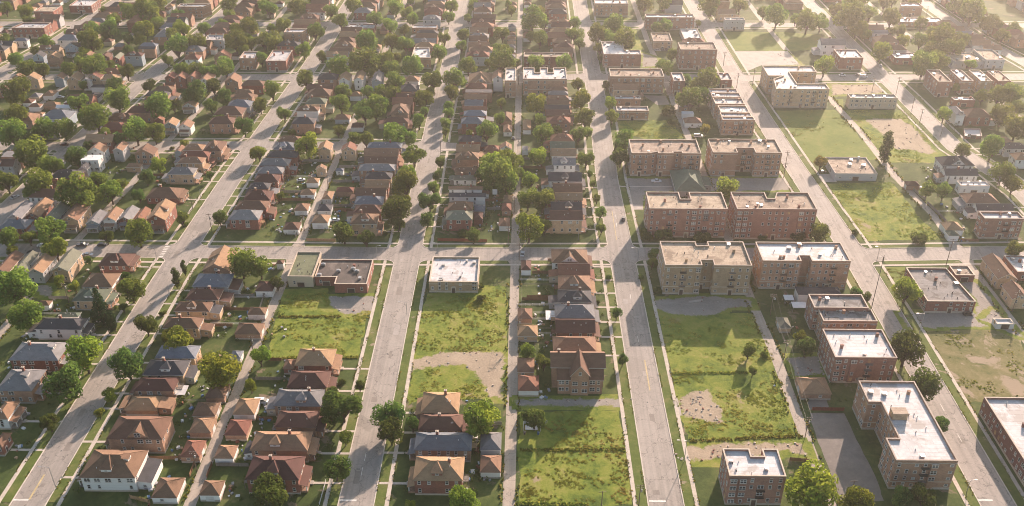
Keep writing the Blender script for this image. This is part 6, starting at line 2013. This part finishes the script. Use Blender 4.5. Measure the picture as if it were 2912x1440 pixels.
for (x, y), ang, colr, kind in CAR:
    bk = block(y); st = near(x, y, ST)
    cats = {'car': 'car', 'pickup': 'pickup truck', 'van': 'van'}
    t = thing({'car': 'parked_car', 'pickup': 'pickup_truck', 'van': 'van'}[kind], f"{colr} {cats[kind]} parked, {rank('car', bk, st)} vehicle north of {bk}, near {st}", cats[kind], (x, y, .02), 'parked vehicles')
    t.rotation_euler.z = math.radians(ang); mb = MB()
    if kind == 'pickup':
        loft(mb, [(-2.7, .9, .4, .95), (-.6, .95, .35, 1.0), (.9, .95, .35, 1.05), (2.3, .92, .35, 1.0), (2.65, .82, .42, .8)]); cab = [(-.75, .85, 1.0, 1.05), (-.55, .78, 1.0, 1.75), (.7, .76, 1.0, 1.75), (1.3, .84, 1.03, 1.08)]; L = 1.75
    elif kind == 'van':
        loft(mb, [(-2.5, .95, .35, 1.1), (1.6, .97, .35, 1.15), (2.4, .9, .4, .95)]); cab = [(-2.48, .9, 1.05, 1.9), (.9, .86, 1.05, 1.95), (1.9, .88, 1.08, 1.15)]; L = 1.55
    else:
        loft(mb, [(-2.25, .8, .4, .85), (-2.0, .88, .32, .95), (0, .92, .3, .95), (1.6, .9, .3, .9), (2.2, .78, .38, .72)]); cab = [(-1.75, .8, .9, .96), (-1.0, .68, .9, 1.42), (.3, .68, .9, 1.45), (1.15, .8, .9, .95)]; L = 1.4
    body = link('body', mb.mesh('body', [CP[colr]]), t)
    mb = MB(); loft(mb, cab); mb.v = [(a, b, c - .01) for a, b, c in mb.v]; link('cabin_glass', mb.mesh('cabin_glass', [GLASS]), t)
    mb = MB(); top = max(c[3] for c in cab); xs_ = [c[0] for c in cab if c[3] > top - .1]; mb.box(xs_[0] - .05, xs_[-1] + .05, -.72, .72, top - .02, top + .03); link('roof', mb.mesh('roof', [CP[colr]]), t)
    for sx in (-1, 1):
        for sy in (-1, 1): link('wheel', WHEEL, t, (sx * L, sy * .82, .33))
    for sy in (-.6, .6):
        mb = MB(); xe = {'car': 2.12, 'pickup': 2.55, 'van': 2.3}[kind]; mb.box(xe, xe + .12, sy - .17, sy + .17, .62, .78, 0, True); link('headlight', mb.mesh('headlight', [TRIM]), t)

# ---------------------------------------------------------------- odd small structures
def canopy(x, y, w, d, h, lab):
    t = thing('patio_canopy', lab, 'canopy', (x, y, 0)); mb = MB(); mb.poly([(-w / 2, -d / 2, h), (w / 2, -d / 2, h), (w / 2, d / 2, h + .35), (-w / 2, d / 2, h + .35)]); mb.poly([(-w / 2, -d / 2, h - .08), (-w / 2, d / 2, h + .27), (w / 2, d / 2, h + .27), (w / 2, -d / 2, h - .08)]); mb.poly([(-w / 2, -d / 2, h - .08), (w / 2, -d / 2, h - .08), (w / 2, -d / 2, h), (-w / 2, -d / 2, h)])
    link('awning', mb.mesh('awning', [TRIM]), t)
    for sx in (-1, 1):
        for sy in (-1, 1): mb = MB(); mb.box(sx * (w / 2 - .1) - .05, sx * (w / 2 - .1) + .05, sy * (d / 2 - .1) - .05, sy * (d / 2 - .1) + .05, 0, h - .05 + (.3 if sy > 0 else 0)); link('post', mb.mesh('post', [METAL]), t)
for x, y, w, d, h, lab in ODD['canopy']: canopy(x, y, w, d, h, lab)
x, y = ODD['ruin']; t = thing('ruined_shed', 'roofless white garden shed overgrown with leaves, in the corner of the grassy lot', 'shed', (x, y, 0))
mb = MB(); mb.box(-3, 3, 1.9, 2.0, 0, 1.9); mb.box(-3, -2.9, -2, 1.897, 0, 1.5); mb.box(2.9, 3, -2, 1.897, 0, 2.0); link('wall', mb.mesh('wall', [WALL['wt']]), t)
mb = MB(); mb.box(-2.4, 2.0, -1.8, .6, .5, .62, 0, True); link('table', mb.mesh('table', [TRIM]), t)
mb = MB(); n0 = 0; mb.box(-1.2, 1.2, -.05, .05, 0, 2.2, 0, True); mb.xf(Matrix.Translation((4.4, 1.5, 0)) @ Matrix.Rotation(.4, 4, 'X') @ Matrix.Rotation(.6, 4, 'Z')); link('leaning_panel', mb.mesh('leaning_panel', [WALL['gs']]), t)
for k, dx in enumerate((-2.6, 2.2)):
    mb = MB(); mb.tube((0, 0, 0), (0, 0, .95), .4, .44, 12); mb.tube((0, 0, .95), (0, 0, 1.02), .46, .3, 12)
    o = link('rubbish_bin', mb.mesh('rubbish_bin', [CLB])); o.location = (x + dx, y - 3.4, 0); tag(o, ('dark' if k == 0 else 'blue') + ' round rubbish bin standing on the grass south of the ruined shed, ' + ('west' if k == 0 else 'east') + ' one', 'bin')
    if k == 0: o.data.materials[0] = DARKM
x, y = ODD['board']; t = thing('blank_signboard', 'blank white signboard on one tall post behind the white house on central street', 'sign', (x, y, 0))
mb = MB(); mb.tube((0, 0, 0), (0, 0, 5.2), .1, .08, 8); link('post', mb.mesh('post', [METAL]), t); mb = MB(); mb.box(-1.2, 1.2, -.14, -.09, 3.4, 6.4, 0, True); link('panel', mb.mesh('panel', [TRIM]), t)

# ---------------------------------------------------------------- fences
pb = MB(); pb.box(-.07, .07, -.07, .07, 0, 1.75); POSTS = {}
def fence(a, b, kind, posts=True):
    L = math.dist(a, b); mat = WOODG if 'grey' in kind else TANW if 'tan' in kind or 'orange' in kind else REDW if 'red' in kind else TRIM if 'pale' in kind else WOOD
    x, y = (a[0] + b[0]) / 2, (a[1] + b[1]) / 2; bk = block(y); al_ = near(x, y, AL); n = max(2, int(L / 2.6))
    t = thing('fence', f"{kind} fence, {rank('fence', bk, al_)} fence north of {bk}, {side(x, y, AL[al_])} of {al_}", 'fence', (a[0], a[1], 0), 'yard fences'); t.rotation_euler.z = math.atan2(b[1] - a[1], b[0] - a[0])
    mb = MB(); h = 1.6 if 'board' in kind else 1.1
    if 'board' in kind:
        nb = int(L / .3)
        for i in range(nb): mb.box(i * .3 + .01, i * .3 + .285, -.02, .02, .05, h + R_(-.05, .05))
    else:
        for z in (.3, .65, 1.0): mb.box(0, L, -.025, .025, z, z + .07, 0, True)
    link('fence_panel', mb.mesh('fence_panel', [mat]), t)
    if mat.name not in POSTS: POSTS[mat.name] = pb.mesh('post', [mat])
    if posts:
        for i in range(n + 1): link('post', POSTS[mat.name], t, (L * i / n, .10, 0), 0, (1, 1, h / 1.75))
for a, b, k in FEN: fence(a, b, k)
rows = {}
for l in HOUSES.split('\n'):
    q = l.split()
    if q[0] in 'HG':
        cx, cy, W, D = map(float, q[1:5]); st = near(cx, cy, ST); rows.setdefault((st, side(cx, cy, ST[st]), block(cy)), []).append((cy, cx, W, D))
BLD = [tuple(map(float, l.split()[1:5])) for l in HOUSES.split('\n')]
for (st, sd, bk), r in rows.items():
    r.sort()
    for (y0, x0, w0, d0), (y1, x1, w1, d1) in zip(r, r[1:]):
        ym = (y0 + d0 / 2 + y1 - d1 / 2) / 2
        if ym > 470 or y1 - y0 > 16 or random.random() < .35: continue
        s = 1 if sd == 'east' else -1; xa = max(s * (x0) + w0 / 2, s * x1 + w1 / 2) + .5
        al_ = min((v for v in (xat(p, ym) for p in AL.values()) if (v - x0) * s > 0), key=lambda v: abs(v - x0), default=None)
        if al_ is None: continue
        xb = s * al_ - 3.2
        for bx, by, bw, bd in BLD:
            if abs(by - ym) < bd / 2 + .3 and s * bx - bw / 2 > xa - .5: xb = min(xb, s * bx - bw / 2 - .3)
        if any(inside((s * (xa + xb) / 2, ym), q) for _, q in LOT + PATCH): continue
        if 3 < xb - xa < 25: fence((s * xa, ym), (s * xb, ym), random.choice(('grey board', 'brown board', 'grey rail', 'grey board', 'pale rail')), False)

# ---------------------------------------------------------------- yard litter (uncountable small clutter)
CLUT = [surf('clutter_' + n, c, .7, .2, 3, .6, 'World', 0) for n, c in (('pale', (.6, .58, .55)), ('grey', (.25, .25, .26)), ('rust', (.22, .09, .05)), ('blue', (.12, .2, .32)), ('wood', (.3, .2, .12)))]
cl = MB()
for bx, by, bw, bd in BLD:
    if by > 480: continue
    for _ in range(5 if bw < 9 else 4):
        a = near(bx, by, AL); s = 1 if xat(AL[a], by) > bx else -1
        x = bx + s * (bw / 2 + R_(.8, 9)) if bw > 9 else bx - s * (bw / 2 + R_(.5, 4)); y = by + R_(-.6, .6) * bd
        if abs(x - xat(AL[a], y)) < 2.4 or any(abs(x - p) < q / 2 + .5 and abs(y - u) < v / 2 + .5 for p, u, q, v in BLD) or abs(y - 366) < 10: continue
        if near(x, y, ST) and abs(x - xat(ST[near(x, y, ST)], y)) < 11: continue
        s_ = R_(.2, .75); k = len(cl.v); cl.box(-s_, s_, -s_ * R_(.4, 1), s_ * R_(.4, 1), 0, R_(.2, .9), random.choice((0, 0, 1, 2, 3, 4))); cl.xf(Matrix.Translation((x, y, 0)) @ Matrix.Rotation(R_(0, 3), 4, 'Z'), k)
struct('debris', cl, CLUT, 'stuff')

# ---------------------------------------------------------------- air, light, camera
hz = MB(); hz.box(-1500, 1500, -200, 2200, -1, 236, 0, True)
hm = bpy.data.materials.new('haze'); hm.use_nodes = True; nt = hm.node_tree; nt.nodes.clear()
o = nt.nodes.new('ShaderNodeOutputMaterial'); pv = nt.nodes.new('ShaderNodeVolumePrincipled'); nt.links.new(pv.outputs[0], o.inputs['Volume'])
pv.inputs['Color'].default_value = (1, .965, .945, 1); pv.inputs['Density'].default_value = .00014; pv.inputs['Anisotropy'].default_value = .77
struct('haze', hz, [hm], 'stuff')

EL, AZ = math.radians(20), math.radians(25)      # sun stands beyond the scene, to the east of north
w = bpy.data.worlds.new('World'); sc.world = w; w.use_nodes = True; nt = w.node_tree
sky = nt.nodes.new('ShaderNodeTexSky'); sky.sky_type = 'NISHITA'; sky.sun_disc = False; sky.sun_elevation = EL; sky.sun_rotation = AZ; sky.air_density = 1.2; sky.dust_density = 2.0
nt.links.new(sky.outputs[0], nt.nodes['Background'].inputs[0]); nt.nodes['Background'].inputs[1].default_value = .092
sd_ = bpy.data.lights.new('sun', 'SUN'); sd_.energy = 5; sd_.angle = math.radians(.5); sd_.color = (1, .77, .645)
so = bpy.data.objects.new('sun', sd_); COL.objects.link(so)
so.rotation_euler = Vector((-math.sin(AZ) * math.cos(EL), -math.cos(AZ) * math.cos(EL), -math.sin(EL))).to_track_quat('-Z', 'Y').to_euler()

cam = bpy.data.cameras.new('camera'); co = bpy.data.objects.new('camera', cam); COL.objects.link(co)
F, VX, VY = 2350.0, 38.0, 1440.0
yc = Vector((VX, VY, -F)).normalized(); zc = Vector((0, F, VY)).normalized(); xc = yc.cross(zc)
R = Matrix((xc, yc, zc))                          # rows are the world axes seen from the camera
co.matrix_world = Matrix.Translation((0, 0, CAMH)) @ R.to_4x4()
cam.sensor_fit = 'HORIZONTAL'; cam.angle_x = 2 * math.atan(1288 / F); cam.clip_start = 1; cam.clip_end = 9000
sc.camera = co
vs = sc.view_settings; vs.view_transform = 'Standard'; vs.look = 'None'; vs.gamma = 1; vs.use_curve_mapping = False; vs.exposure = 1.42
sc.cycles.max_bounces = 6; sc.cycles.diffuse_bounces = 3; sc.cycles.volume_bounces = 1; sc.cycles.use_denoising = True; sc.cycles.filter_width = 1.0
